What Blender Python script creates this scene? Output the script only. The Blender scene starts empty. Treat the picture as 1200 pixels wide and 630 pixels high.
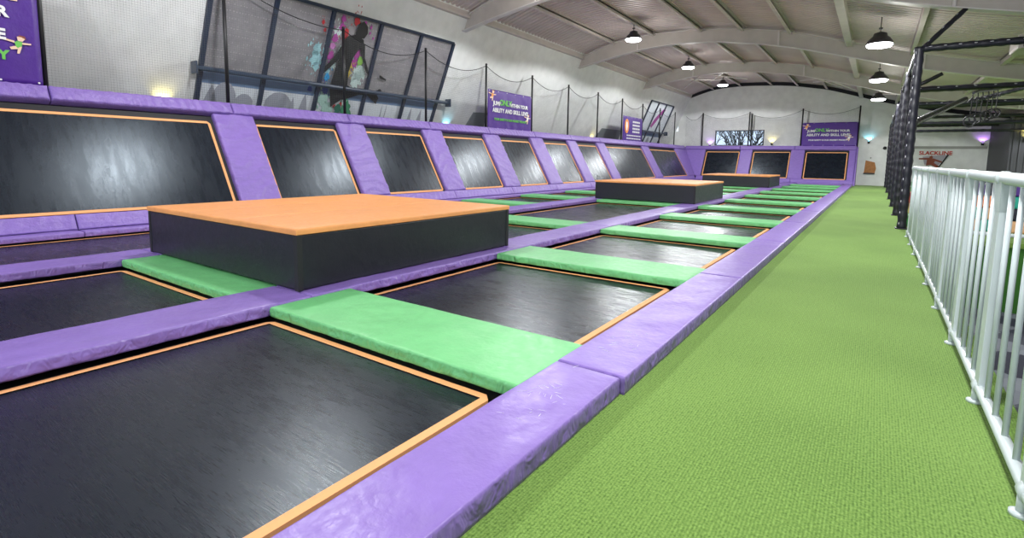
import bpy, bmesh, math, random
from mathutils import Vector, Matrix, noise
random.seed(7)
S = bpy.context.scene
COL = S.collection
V = Vector
ORD = ['first', 'second', 'third', 'fourth', 'fifth', 'sixth', 'seventh', 'eighth', 'ninth', 'tenth',
       'eleventh', 'twelfth', 'thirteenth', 'fourteenth', 'fifteenth', 'sixteenth']

# ------------------------------------------------------------------ materials
def new_mat(name, col, rough=.5, metal=0., spec=.5, coat=0.):
    m = bpy.data.materials.new(name); m.use_nodes = True
    b = m.node_tree.nodes['Principled BSDF']
    b.inputs['Base Color'].default_value = (*col, 1)
    b.inputs['Roughness'].default_value = rough
    b.inputs['Metallic'].default_value = metal
    b.inputs['Specular IOR Level'].default_value = spec
    b.inputs['Coat Weight'].default_value = coat
    return m
def nd(m, typ, **kw):
    n = m.node_tree.nodes.new(typ)
    for k, v in kw.items(): setattr(n, k, v)
    return n
def lk(m, a, b): m.node_tree.links.new(a, b)
def bsdf(m): return m.node_tree.nodes['Principled BSDF']
def coords(m, scale=(1, 1, 1), rot=(0, 0, 0)):
    t = nd(m, 'ShaderNodeTexCoord'); mp = nd(m, 'ShaderNodeMapping')
    mp.inputs['Scale'].default_value = scale; mp.inputs['Rotation'].default_value = rot
    lk(m, t.outputs['Object'], mp.inputs['Vector']); return mp.outputs['Vector']
def noise_tex(m, scale, vec, detail=3, rough=.5):
    n = nd(m, 'ShaderNodeTexNoise'); n.inputs['Scale'].default_value = scale
    n.inputs['Detail'].default_value = detail; n.inputs['Roughness'].default_value = rough
    lk(m, vec, n.inputs['Vector']); return n.outputs['Fac']
def bump(m, h, strength, dist, prev=None):
    b = nd(m, 'ShaderNodeBump'); b.inputs['Strength'].default_value = strength
    b.inputs['Distance'].default_value = dist; lk(m, h, b.inputs['Height'])
    if prev: lk(m, prev, b.inputs['Normal'])
    return b.outputs['Normal']
def vary(m, fac, c0, c1, lo=.3, hi=.7):
    r = nd(m, 'ShaderNodeValToRGB'); e = r.color_ramp.elements
    e[0].position = lo; e[1].position = hi; e[0].color = (*c0, 1); e[1].color = (*c1, 1)
    lk(m, fac, r.inputs['Fac']); lk(m, r.outputs['Color'], bsdf(m).inputs['Base Color'])
def vary_rough(m, fac, a, b):
    r = nd(m, 'ShaderNodeMapRange'); r.inputs['From Min'].default_value = .3; r.inputs['From Max'].default_value = .7
    r.inputs['To Min'].default_value = a; r.inputs['To Max'].default_value = b
    lk(m, fac, r.inputs['Value']); lk(m, r.outputs['Result'], bsdf(m).inputs['Roughness'])

def vinyl(name, col, rough=.36, bs=.35, scale=(1, 1, 1), side=0):
    m = new_mat(name, col, rough)
    v = coords(m, scale)
    n1 = noise_tex(m, 5, v, 5, .6); n2 = noise_tex(m, 22, v, 4, .6)
    vary(m, n1, [c * .92 for c in col], [min(1, c * 1.06) for c in col])
    n3 = nd(m, 'ShaderNodeTexNoise'); n3.noise_type = 'RIDGED_MULTIFRACTAL'; n3.inputs['Scale'].default_value = 2.6; n3.inputs['Detail'].default_value = 3; n3.inputs['Distortion'].default_value = 1.2
    lk(m, v, n3.inputs['Vector'])
    nn = bump(m, n1, bs, .03); nn = bump(m, n2, bs * .6, .006, nn); nn = bump(m, n3.outputs['Fac'], bs * .16, .010, nn)
    if side:
        g = nd(m, 'ShaderNodeNewGeometry'); sp = nd(m, 'ShaderNodeSeparateXYZ'); lk(m, g.outputs['Normal'], sp.inputs[0])
        ab = nd(m, 'ShaderNodeMath', operation='ABSOLUTE'); lk(m, sp.outputs['Z'], ab.inputs[0])
        iv = nd(m, 'ShaderNodeMath', operation='SUBTRACT'); iv.inputs[0].default_value = 1.0; lk(m, ab.outputs[0], iv.inputs[1])
        n4 = nd(m, 'ShaderNodeTexNoise'); n4.inputs['Scale'].default_value = 13; n4.inputs['Detail'].default_value = 2; n4.inputs['Distortion'].default_value = .8
        lk(m, coords(m, (1, 1, .55)), n4.inputs['Vector'])
        ml = nd(m, 'ShaderNodeMath', operation='MULTIPLY'); lk(m, iv.outputs[0], ml.inputs[0]); lk(m, n4.outputs['Fac'], ml.inputs[1])
        nn = bump(m, ml.outputs[0], 1.0, side, nn)
    lk(m, nn, bsdf(m).inputs['Normal'])
    vary_rough(m, n2, rough - .06, rough + .1)
    return m
M = {}
PUR = (.255, .16, .50)
M['purple'] = vinyl('purple_vinyl', PUR, .37, .28, (1, 1, 1), .035)
M['purple_fold'] = vinyl('purple_vinyl_folded', PUR, .36, .6, (1.2, 1.2, 3.2), .02)
M['green'] = vinyl('green_vinyl', (.17, .56, .21), .42, .3, (1, 1, 1), .04)
M['orange'] = vinyl('orange_vinyl', (.86, .36, .115), .5, .15)
M['boxside'] = vinyl('black_box_vinyl', (.014, .015, .021), .4, .2)
M['rubber'] = new_mat('black_rubber', (.012, .012, .014), .6)
M['web'] = new_mat('orange_webbing', (.90, .42, .17), .7)
v = coords(M['web']); lk(M['web'], bump(M['web'], noise_tex(M['web'], 180, v, 2), .4, .002), bsdf(M['web']).inputs['Normal'])
M['steel'] = new_mat('dark_steel', (.03, .03, .035), .5, .6)

def bed_mat():
    m = new_mat('woven_black_bed', (.009, .010, .014), (.3), 0, .5)
    vx = coords(m, (260, 22, 260)); vy = coords(m, (22, 260, 22))
    a = noise_tex(m, 1, vx, 2); b = noise_tex(m, 1, vy, 2)
    n = bump(m, a, .16, .003); n = bump(m, b, .22, .003, n)
    lk(m, n, bsdf(m).inputs['Normal'])
    v = coords(m, (9, 210, 140)); c = noise_tex(m, 1, v, 3, .6)
    vary(m, c, (.0065, .009, .015), (.009, .012, .019))
    w = noise_tex(m, 1, coords(m, (2.2, 7, 1.1)), 4, .65)
    av = nd(m, 'ShaderNodeMath', operation='MULTIPLY_ADD'); av.inputs[1].default_value = .45; lk(m, c, av.inputs[0])
    a2 = nd(m, 'ShaderNodeMath', operation='MULTIPLY'); a2.inputs[1].default_value = .55; lk(m, w, a2.inputs[0]); lk(m, a2.outputs[0], av.inputs[2])
    vary_rough(m, av.outputs[0], .19, .37)
    bsdf(m).inputs['Specular Tint'].default_value = (.78, .90, 1, 1)
    return m
M['bed'] = bed_mat()

def carpet_mat():
    m = new_mat('green_carpet', (.15, .30, .07), .95, 0, .1)
    v = coords(m, (1, 1, 1)); f = noise_tex(m, 85, v, 3, .75)
    big = noise_tex(m, .8, v, 4)
    w = nd(m, 'ShaderNodeTexWave', wave_type='BANDS', bands_direction='X')
    w.inputs['Scale'].default_value = 27; w.inputs['Distortion'].default_value = 1.2; w.inputs['Detail'].default_value = 1
    lk(m, v, w.inputs['Vector'])
    mx = nd(m, 'ShaderNodeMath', operation='MULTIPLY_ADD'); mx.inputs[1].default_value = .13
    lk(m, w.outputs['Fac'], mx.inputs[0])
    m2 = nd(m, 'ShaderNodeMath', operation='MULTIPLY_ADD'); m2.inputs[1].default_value = 1.0; m2.inputs[2].default_value = -.08
    lk(m, f, m2.inputs[0]); lk(m, m2.outputs[0], mx.inputs[2])
    m3 = nd(m, 'ShaderNodeMath', operation='MULTIPLY_ADD'); m3.inputs[1].default_value = .25; 
    lk(m, big, m3.inputs[0]); lk(m, mx.outputs[0], m3.inputs[2])
    vary(m, m3.outputs[0], (.045, .110, .011), (.235, .385, .085), .36, .80)
    bsdf(m).inputs['Sheen Weight'].default_value = .18; bsdf(m).inputs['Sheen Roughness'].default_value = .5; bsdf(m).inputs['Sheen Tint'].default_value = (.8, 1, .6, 1)
    lk(m, bump(m, mx.outputs[0], .7, .008), bsdf(m).inputs['Normal'])
    return m
M['carpet'] = carpet_mat()
def plain(name, col, rough=.6, metal=0, amt=.06, sc=3):
    m = new_mat(name, col, rough, metal)
    n = noise_tex(m, sc, coords(m), 4)
    vary(m, n, [c * (1 - amt) for c in col], [min(1, c * (1 + amt)) for c in col])
    return m
M['wall'] = plain('white_painted_wall', (.80, .81, .80), .75)
M['wallgrey'] = plain('grey_band_paint', (.36, .36, .34), .8)
M['gap_shade'] = plain('painted_gap_shade', (.02, .02, .03), .8)
M['beam'] = plain('off_white_steel', (.56, .52, .48), .5)
M['flange'] = plain('pale_steel_flange', (.70, .66, .64), .45)
M['purlin'] = plain('grey_steel_purlin', (.60, .54, .51), .45)
M['deck'] = plain('roof_deck_metal', (.62, .54, .52), .5, .2, .1, .7)
M['white'] = plain('white_powder_coat', (.50, .56, .56), .34)
M['black'] = new_mat('black_pole', (.012, .012, .014), .45)
M['navy'] = new_mat('navy_window_frame', (.018, .028, .06), .4)
M['navytube'] = new_mat('navy_handrail', (.03, .05, .09), .35)
M['lamp'] = new_mat('lamp_housing', (.06, .06, .065), .4, .4)
M['blackpad'] = vinyl('black_vinyl_wrap', (.010, .010, .018), .42, .2)
M['lace'] = new_mat('white_lacing', (.7, .7, .75), .5)
M['banner'] = vinyl('purple_banner_cloth', (.075, .018, .26), .42, .3)
M['ink_white'] = new_mat('white_print', (.85, .85, .85), .6)
M['ink_green'] = new_mat('green_print', (.16, .55, .10), .6)
M['ink_orange'] = new_mat('orange_print', (.85, .32, .08), .6)
M['ink_skin'] = new_mat('peach_print', (.9, .62, .45), .6)
M['ink_brown'] = new_mat('brown_print', (.25, .06, .03), .6)
M['red'] = new_mat('red_print', (.5, .03, .02), .6)
M['pit'] = plain('dark_under_floor', (.02, .02, .025), .8)
M['cladding'] = plain('dark_cladding', (.028, .028, .036), .6)
M['wood'] = plain('brown_board', (.42, .17, .045), .6, 0, .2, 8)
M['darkgreen'] = plain('dark_green_panel', (.03, .14, .012), .8)
M['bark'] = new_mat('bare_bark', (.03, .03, .035), .9)
M['greypanel'] = plain('grey_lower_panel', (.20, .22, .24), .5)

def emit_mat(name, col, st):
    m = new_mat(name, col); b = bsdf(m)
    b.inputs['Emission Color'].default_value = (*col, 1); b.inputs['Emission Strength'].default_value = st
    return m
M['glow'] = emit_mat('lamp_diffuser', (.95, .97, 1), 14)

def film_mat():
    m = new_mat('frosted_window_film', (.2, .19, .2), .42, 0, .5)
    v = coords(m, (1, 1, 1))
    vo = nd(m, 'ShaderNodeTexVoronoi'); vo.inputs['Scale'].default_value = 16; vo.inputs['Randomness'].default_value = .25
    lk(m, v, vo.inputs['Vector'])
    n = noise_tex(m, 1.1, v, 5, .7)
    a = nd(m, 'ShaderNodeMath', operation='LESS_THAN'); a.inputs[1].default_value = .22
    lk(m, vo.outputs['Distance'], a.inputs[0])
    s = nd(m, 'ShaderNodeMath', operation='MULTIPLY'); s.inputs[1].default_value = .3; lk(m, a.outputs[0], s.inputs[0])
    t = nd(m, 'ShaderNodeMath', operation='ADD'); lk(m, s.outputs[0], t.inputs[0]); lk(m, n, t.inputs[1])
    vary(m, t.outputs[0], (.19, .18, .20), (.46, .44, .45), .3, .95)
    return m
M['film'] = film_mat()
M['film_light'] = plain('pale_lower_glass', (.72, .77, .82), .3)
M['film_blue'] = plain('blue_tinted_glass', (.17, .26, .42), .25)
M['film_shape'] = new_mat('grey_tree_film', (.36, .38, .44), .45)
M['ink_black'] = new_mat('black_mural', (.008, .008, .01), .5)

def net_mat():
    m = bpy.data.materials.new('black_net'); m.use_nodes = True
    nt = m.node_tree; b = bsdf(m)
    b.inputs['Base Color'].default_value = (.12, .125, .13, 1); b.inputs['Roughness'].default_value = .8
    tr = nd(m, 'ShaderNodeBsdfTransparent'); mx = nd(m, 'ShaderNodeMixShader'); uv = nd(m, 'ShaderNodeUVMap')
    sp = nd(m, 'ShaderNodeSeparateXYZ'); lk(m, uv.outputs[0], sp.inputs[0])
    outs = []
    for ax, cell in (('X', .042), ('Y', .042)):
        md = nd(m, 'ShaderNodeMath', operation='MODULO'); md.inputs[1].default_value = cell
        lk(m, sp.outputs[ax], md.inputs[0])
        lt = nd(m, 'ShaderNodeMath', operation='LESS_THAN'); lt.inputs[1].default_value = .0026
        lk(m, md.outputs[0], lt.inputs[0]); outs.append(lt.outputs[0])
    mm = nd(m, 'ShaderNodeMath', operation='MAXIMUM'); lk(m, outs[0], mm.inputs[0]); lk(m, outs[1], mm.inputs[1])
    lk(m, mm.outputs[0], mx.inputs[0]); lk(m, tr.outputs[0], mx.inputs[1]); lk(m, b.outputs[0], mx.inputs[2])
    lk(m, mx.outputs[0], nt.nodes['Material Output'].inputs['Surface'])
    return m
M['net'] = net_mat()
def tile_mat():
    m = new_mat('grey_tiles', (.1, .11, .14), .7)
    v = coords(m, (2.2, 2.2, 2.2), (0, 0, .6)); vo = nd(m, 'ShaderNodeTexVoronoi', distance='CHEBYCHEV')
    vo.inputs['Randomness'].default_value = .35; vo.inputs['Scale'].default_value = 1.0; lk(m, v, vo.inputs['Vector'])
    sp = nd(m, 'ShaderNodeSeparateColor'); lk(m, vo.outputs['Color'], sp.inputs[0])
    vary(m, sp.outputs[0], (.035, .035, .06), (.26, .28, .32), .1, .9)
    return m
M['tile'] = tile_mat()
def glass_mat():
    m = new_mat('window_glass', (.75, .85, .95), .02)
    b = bsdf(m); b.inputs['Transmission Weight'].default_value = 1; b.inputs['IOR'].default_value = 1.05
    return m
M['glass'] = glass_mat()

# ------------------------------------------------------------------ mesh helpers
def tag(o, label=None, cat=None, group=None, kind=None):
    if label: o['label'] = label
    if cat: o['category'] = cat
    if group: o['group'] = group
    if kind: o['kind'] = kind
    return o
def empty(name, loc, label, cat, group=None, kind=None):
    o = bpy.data.objects.new(name, None); COL.objects.link(o); o.location = loc; o.empty_display_size = .1
    return tag(o, label, cat, group, kind)
def wloc(o):
    p = V((0, 0, 0))
    while o: p = p + o.location; o = o.parent
    return p
def obj(name, bm, mat, parent=None, smooth=False, base=None):
    """link bm (world coordinates) as one object; its origin goes to its base centre, or stays with its parent"""
    xs = [v.co for v in bm.verts]
    lo = V([min(c[i] for c in xs) for i in range(3)]); hi = V([max(c[i] for c in xs) for i in range(3)])
    org = V(base) if base is not None else V(((lo.x + hi.x) / 2, (lo.y + hi.y) / 2, lo.z))
    bmesh.ops.translate(bm, verts=bm.verts, vec=-org)
    me = bpy.data.meshes.new(name); bm.to_mesh(me); bm.free()
    if smooth:
        for p in me.polygons: p.use_smooth = True
    o = bpy.data.objects.new(name, me)
    for m in (mat if isinstance(mat, (list, tuple)) else [mat]): me.materials.append(m)
    COL.objects.link(o)
    if parent:
        o.parent = parent; o.location = org - wloc(parent)
    else: o.location = org
    return o
def box(bm, lo, hi, bev=0, mi=0):
    lo, hi = V(lo), V(hi); c = (lo + hi) / 2; s = hi - lo
    r = bmesh.ops.create_cube(bm, size=1, matrix=Matrix.Translation(c) @ Matrix.Diagonal((s.x, s.y, s.z, 1)))
    vs = r['verts']
    es = list({e for v_ in vs for e in v_.link_edges})
    fs = list({f for v_ in vs for f in v_.link_faces})
    for f in fs: f.material_index = mi
    if bev: bmesh.ops.bevel(bm, geom=es, offset=bev, segments=2, affect='EDGES', profile=.5)
def hexa(bm, pts, mi=0):
    """8 corners: four below, four above in the same order"""
    v_ = [bm.verts.new(p) for p in pts]
    for f in ((3, 2, 1, 0), (4, 5, 6, 7), (0, 1, 5, 4), (1, 2, 6, 5), (2, 3, 7, 6), (3, 0, 4, 7)):
        bm.faces.new([v_[i] for i in f]).material_index = mi
def bar(bm, a, b, w, h, up=(0, 0, 1)):
    a, b = V(a), V(b); d = (b - a).normalized(); s = d.cross(V(up))
    if s.length < 1e-4: s = d.cross(V((1, 0, 0)))
    s.normalize(); u = s.cross(d).normalized()
    P = []
    for q in (a, b):
        P.append([q - s * w / 2 - u * h / 2, q + s * w / 2 - u * h / 2, q + s * w / 2 + u * h / 2, q - s * w / 2 + u * h / 2])
    hexa(bm, P[0] + P[1])
def tube(bm, pts, r, seg=10, cap=True):
    pts = [V(p) for p in pts]; rings = []
    R = r if isinstance(r, (list, tuple)) else [r] * len(pts)
    ref = None
    for i, p in enumerate(pts):
        d = (pts[min(i + 1, len(pts) - 1)] - pts[max(i - 1, 0)]).normalized()
        if ref is None: ref = V((0, 0, 1)) if abs(d.z) < .9 else V((1, 0, 0))
        s = d.cross(ref).normalized(); u = s.cross(d).normalized(); ref = u
        rings.append([bm.verts.new(p + (s * math.cos(2 * math.pi * k / seg) + u * math.sin(2 * math.pi * k / seg)) * R[i]) for k in range(seg)])
    for a, b in zip(rings, rings[1:]):
        for k in range(seg): bm.faces.new((a[k], a[(k + 1) % seg], b[(k + 1) % seg], b[k]))
    if cap: bm.faces.new(rings[0][::-1]); bm.faces.new(rings[-1])
def lathe(bm, c, prof, seg=24):
    c = V(c); rings = []
    for r, z in prof:
        rings.append([bm.verts.new(c + V((r * math.cos(2 * math.pi * k / seg), r * math.sin(2 * math.pi * k / seg), z))) for k in range(seg)])
    for a, b in zip(rings, rings[1:]):
        for k in range(seg): bm.faces.new((a[k], a[(k + 1) % seg], b[(k + 1) % seg], b[k]))
    bm.faces.new(rings[0][::-1]); bm.faces.new(rings[-1])
def flat(bm, origin, U, W, N, poly, th=.004, mi=0):
    """a thin solid polygon on the plane origin + u*U + w*W"""
    o, U, W, N = V(origin), V(U), V(W), V(N)
    bot = [bm.verts.new(o + U * a + W * b) for a, b in poly]; top = [bm.verts.new(o + U * a + W * b + N * th) for a, b in poly]
    n = len(poly)
    fs = [bm.faces.new(top), bm.faces.new(bot[::-1])] + [bm.faces.new((bot[i], bot[(i + 1) % n], top[(i + 1) % n], top[i])) for i in range(n)]
    for f in fs: f.material_index = mi

def pad_mesh(bm, c00, c10, c11, c01, t, r=.025, res=.12, wr=.003, pleat=0., pucker=0., seed=0, nrm=None, skew=0., fold=0.):
    """upholstered pad: a quad footprint (any plane), thickness t along its normal, rounded rim, wrinkled cover"""
    c00, c10, c11, c01 = map(V, (c00, c10, c11, c01))
    n = V(nrm) if nrm else (c10 - c00).cross(c01 - c00).normalized()
    L1 = max((c10 - c00).length, (c11 - c01).length); L2 = max((c01 - c00).length, (c11 - c10).length)
    r = min(r, t * .9, L1 * .3, L2 * .3)
    def axis(L):
        k = max(2, int((L - 2 * r) / res)); e = [0, r * .3, r * .65, r]
        return e + [r + (L - 2 * r) * i / k for i in range(1, k)] + [L - q for q in reversed(e)]
    A, B = axis(L1), axis(L2); off = V((seed * 3.7, seed * 1.3, seed * 2.1))
    def pt(a, b): u, w = a / L1, b / L2; return (c00 * (1 - u) + c10 * u) * (1 - w) + (c01 * (1 - u) + c11 * u) * w
    G = []
    for a in A:
        row = []
        for b in B:
            d = min(a, L1 - a, b, L2 - b); 
            h = t if d >= r else t - r + math.sqrt(max(0, r * r - (r - d) ** 2))
            p = pt(a, b); q = p * 3 + off
            inn = min(1, d / .05)
            h += wr * (noise.noise(q) * 1.4 + .6 * noise.noise(q * 3)) * (.3 + .7 * inn)
            if pleat: h += pleat * max(0, math.sin(2 * math.pi * (a / .17 + b * skew + 1.1 * noise.noise(q * .6)))) * (.5 + .5 * noise.noise(q * .9)) 
            if fold: h += fold * max(0, math.sin(2 * math.pi * (b / .33 + .35 * math.sin(a * 7 + seed) + 1.3 * noise.noise(q * .5)))) ** 3
            row.append(bm.verts.new(p + n * h))
        G.append(row)
    for i in range(len(A) - 1):
        for j in range(len(B) - 1): bm.faces.new((G[i][j], G[i + 1][j], G[i + 1][j + 1], G[i][j + 1]))
    nA, nB = len(A), len(B)
    ring = [(i, 0) for i in range(nA)] + [(nA - 1, j) for j in range(1, nB)] + [(i, nB - 1) for i in range(nA - 2, -1, -1)] + [(0, j) for j in range(nB - 2, 0, -1)]
    prev = [G[i][j] for i, j in ring]
    cen = (c00 + c10 + c11 + c01) / 4
    dist = [0.0]
    for q_ in range(1, len(ring)): dist.append(dist[-1] + (pt(A[ring[q_][0]], B[ring[q_][1]]) - pt(A[ring[q_ - 1][0]], B[ring[q_ - 1][1]])).length)
    for lv in (.72, .45, .2, 0):
        cur = []
        for q_, (i, j) in enumerate(ring):
            p = pt(A[i], B[j]); o_ = V((0, 0, 0))
            if i == 0: o_ += c00 - c10
            if i == nA - 1: o_ += c10 - c00
            o_.normalize()
            o2 = V((0, 0, 0))
            if j == 0: o2 += c00 - c01
            if j == nB - 1: o2 += c01 - c00
            o2.normalize(); o_ = (o_ + o2).normalized()
            w_ = noise.noise(V((dist[q_] * 7 + seed * 3.1, lv * 2.2, seed))) + .7 * abs(noise.noise(V((dist[q_] * 17, lv * 3 + seed, 2.5))))
            out = pucker * (w_ * math.sin(math.pi * min(1, lv + .15)) - .12 * (1 - lv))
            cur.append(bm.verts.new(p + n * (max(0, (t - r) * lv)) + o_ * out))
        m = len(ring)
        for i in range(m): bm.faces.new((prev[i], cur[i], cur[(i + 1) % m], prev[(i + 1) % m]))
        prev = cur
    bm.faces.new(prev[::-1])
    bmesh.ops.recalc_face_normals(bm, faces=bm.faces)

def text_obj(body, size, mat, origin, U, W, N, parent, name='lettering', align='CENTER', bold=.0):
    cu = bpy.data.curves.new('t', 'FONT'); cu.body = body; cu.size = size; cu.extrude = .003; cu.offset = bold
    cu.align_x = align; cu.align_y = 'CENTER'; cu.resolution_u = 3
    t = bpy.data.objects.new('t', cu); COL.objects.link(t)
    bpy.context.view_layer.update()
    me = bpy.data.meshes.new_from_object(t.evaluated_get(bpy.context.evaluated_depsgraph_get()))
    COL.objects.unlink(t); bpy.data.objects.remove(t)
    U, W, N = V(U).normalized(), V(W).normalized(), V(N).normalized()
    mt = Matrix((U, W, N)).transposed().to_4x4(); mt.translation = V(origin)
    bm = bmesh.new(); bm.from_mesh(me); bm.transform(mt); bpy.data.meshes.remove(me)
    return obj(name, bm, mat, parent)

# ------------------------------------------------------------------ camera
F, CY, YAW, PIT, ROL, H = 608.7, 254., .6081, -.1132, .0166, 1.2
fw = V((-math.sin(YAW) * math.cos(PIT), math.cos(YAW) * math.cos(PIT), math.sin(PIT)))
rt = V((math.cos(YAW), math.sin(YAW), 0)); up = rt.cross(fw)
r2 = math.cos(ROL) * rt + math.sin(ROL) * up; u2 = -math.sin(ROL) * rt + math.cos(ROL) * up
cd = bpy.data.cameras.new('camera'); cam = bpy.data.objects.new('camera', cd); COL.objects.link(cam)
mw = Matrix((r2, u2, -fw)).transposed().to_4x4(); mw.translation = V((0, 0, H)); cam.matrix_world = mw
cd.sensor_width = 36; cd.lens = F / 1200 * 36; cd.shift_y = -(315 - CY) / 1200; cd.clip_end = 300; cd.clip_start = .02
S.camera = cam

# ------------------------------------------------------------------ floor lanes
PITCH = 2.83; Y0 = 2.06; GW = .72
ZM, ZB, ZT = -.03, .0, .08
lanes = [(-3.57, -1.53, 'right-hand'), (-6.32, -4.27, 'middle'), (-9.0, -6.97, 'left-hand')]
def tramp_proto(hy=1.02):
    t = empty('trampoline', (0, 0, 0), 'x', 'trampoline')
    hx = 1.025
    bm = bmesh.new(); box(bm, (-hx + .03, -hy + .03, ZM - .012), (hx - .03, hy - .03, ZM)); obj('bed', bm, M['bed'], t)
    bm = bmesh.new(); w = .048
    c = .045
    outer = [(-hx + c, -hy), (hx - c, -hy), (hx, -hy + c), (hx, hy - c), (hx - c, hy), (-hx + c, hy), (-hx, hy - c), (-hx, -hy + c)]
    ix, iy = hx - w, hy - w
    inner = [(-ix, -iy), (ix, -iy), (ix, -iy), (ix, iy), (ix, iy), (-ix, iy), (-ix, iy), (-ix, -iy)]
    top = [bm.verts.new((x, y, ZM + .006)) for x, y in outer]; tin = [bm.verts.new((x, y, ZM + .006)) for x, y in inner]
    bo = [bm.verts.new((x, y, ZM - .014)) for x, y in outer]
    for i in range(8):
        j = (i + 1) % 8
        if (V(inner[i]) - V(inner[j])).length > .001: bm.faces.new((top[i], top[j], tin[j], tin[i]))
        else: bm.faces.new((top[i], top[j], tin[i]))
        bm.faces.new((bo[i], bo[j], top[j], top[i]))
    bmesh.ops.remove_doubles(bm, verts=bm.verts, dist=.0005)
    obj('webbing', bm, M['web'], t)
    bm = bmesh.new()   # spring cover around the bed
    ox, oy = 1.36, hy + .38
    for a, b in (((-ox, -oy), (ox, -hy)), ((-ox, hy), (ox, oy)), ((-ox, -hy), (-hx, hy)), ((hx, -hy), (ox, hy))):
        box(bm, (a[0], a[1], -.07), (b[0], b[1], -.05))
    obj('spring_cover', bm, M['rubber'], t)
    bm = bmesh.new()
    for a, b in (((-ox, -oy), (ox, -oy + .08)), ((-ox, oy - .08), (ox, oy)), ((-ox, -oy + .08), (-ox + .07, oy - .08)), ((ox - .07, -oy + .08), (ox, oy - .08))):
        box(bm, (a[0], a[1], -.05), (b[0], b[1], -.002))
    obj('frame', bm, M['steel'], t)
    return t
def copy_tree(o, parent=None):
    c = o.copy(); COL.objects.link(c)
    if parent: c.parent = parent
    for ch in [k for k in bpy.data.objects if k.parent == o]: copy_tree(ch, c)
    return c
proto = tramp_proto(); used = False
box_rows = (2, 6, 10)
for li, (xa, xb, ln) in enumerate(lanes):
    for r in range(12):
        if (li, r) in ((1, 4), (2, 1)): continue
        if (li, r) in ((1, 3), (2, 0)):     # the two extra-long beds
            o = tramp_proto(1.02 + PITCH / 2); o.location = ((xa + xb) / 2, 2.05 - 1.02 + PITCH * (r + .5), 0)
            tag(o, f'extra-long black floor trampoline in the {ln} lane, ' + ('nearest the camera' if r == 0 else 'between the first two boxes'), 'trampoline', 'floor trampolines'); continue
        o = proto if not used else copy_tree(proto); used = True
        o.location = ((xa + xb) / 2, 2.05 - 1.02 + PITCH * r, 0)
        extra = ' under a box' if (li == 1 and (r - 1) % 4 == 0 and r <= 9) else ''
        tag(o, f'black floor trampoline in the {ln} lane, {ORD[r]} row from the camera{extra}', 'trampoline', 'floor trampolines')
# green pads between rows
gx = [(-3.61, -1.375), (-6.41, -4.15), (-9.0, -6.93)]
for li, (xa, xb) in enumerate(gx):
    for i in range(-1, 11):
        if (li, i) in ((1, 3), (2, 0)): continue
        y = Y0 + PITCH * i
        bm = bmesh.new(); near = i < 3
        pad_mesh(bm, (xa, y, ZB), (xb, y, ZB), (xb, y + GW, ZB), (xa, y + GW, ZB), .072, .014, .035 if near else .16, 0.004, pucker=.018 if near else .002, seed=i + li * 20)
        o = obj('green_pad', bm, M['green'], None, True)
        if i == -1: lab = f'green foam pad crossing the {lanes[li][2]} lane just before its nearest trampoline'
        else: lab = f'green foam pad crossing the {lanes[li][2]} trampoline lane, {ORD[i]} one out from the camera'
        tag(o, lab, 'pad', 'green pads between trampoline rows')
# purple strips along the lanes
def joints(i): return Y0 + GW / 2 + PITCH * i
for nm, xa, xb, txt in (('strip', -4.145, -3.62, 'between the right-hand and middle lanes'), ('strip', -6.92, -6.42, 'between the middle and left-hand lanes')):
    for i in range(-1, 11):
        ya, yb = joints(i - 1) + .006, joints(i) - .006
        if i == 10: yb = 33.1
        bm = bmesh.new(); near = i < 3
        pad_mesh(bm, (xa, ya, ZB), (xb, ya, ZB), (xb, yb, ZB), (xa, yb, ZB), .082, .016, .035 if near else .2, .006, pucker=.024 if near else .003, seed=i + (3 if xa > -5 else 40))
        tag(obj('purple_pad', bm, M['purple'], None, True), f'long purple floor pad {txt}, {ORD[i + 1]} from the camera', 'pad', 'purple pads between trampoline lanes')
# border pads by the carpet
for i in range(-1, 12):
    ya, yb = joints(i - 1) + .008, joints(i) - .008
    if i == 11: yb = 34.4
    bm = bmesh.new(); near = i < 3; dx = -.02 if i <= 0 else 0
    pad_mesh(bm, (-1.365, ya, 0), (-.97 + dx, ya, 0), (-.97 + dx, yb, 0), (-1.365, yb, 0), .095, .012, .04 if near else .2, .006, pucker=.005, seed=i + 70)
    o = obj('border_pad', bm, M['purple'], None, True)
    tag(o, f'purple border pad along the green carpet, {ORD[i + 1]} segment out from the camera' + (' with white scuffs' if i == 0 else ''), 'pad', 'purple border pads by the carpet')
    if i in (0, 1):   # scuff marks
        bm = bmesh.new(); rr = random.Random(i)
        for k in range(34 if i == 0 else 16):
            cx, cy = (rr.gauss(-1.2, .05), rr.gauss(1.95, .09)) if i == 0 else (rr.gauss(-1.2, .06), rr.gauss(2.85, .2))
            a = rr.uniform(0, 3.14); l = rr.uniform(.004, .03); w = rr.uniform(.0005, .0014)
            d = V((math.cos(a), math.sin(a))) * l; s = V((-math.sin(a), math.cos(a))) * w
            flat(bm, (cx, cy, .098), (1, 0, 0), (0, 1, 0), (0, 0, 1), [tuple(-d - s), tuple(d * .8), tuple(d + s * .5), tuple(-d * .5 + s)], .0008)
        s_ = obj('scuff', bm, M['ink_white'], o); s_['label'] = 'white scuff marks'
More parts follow.
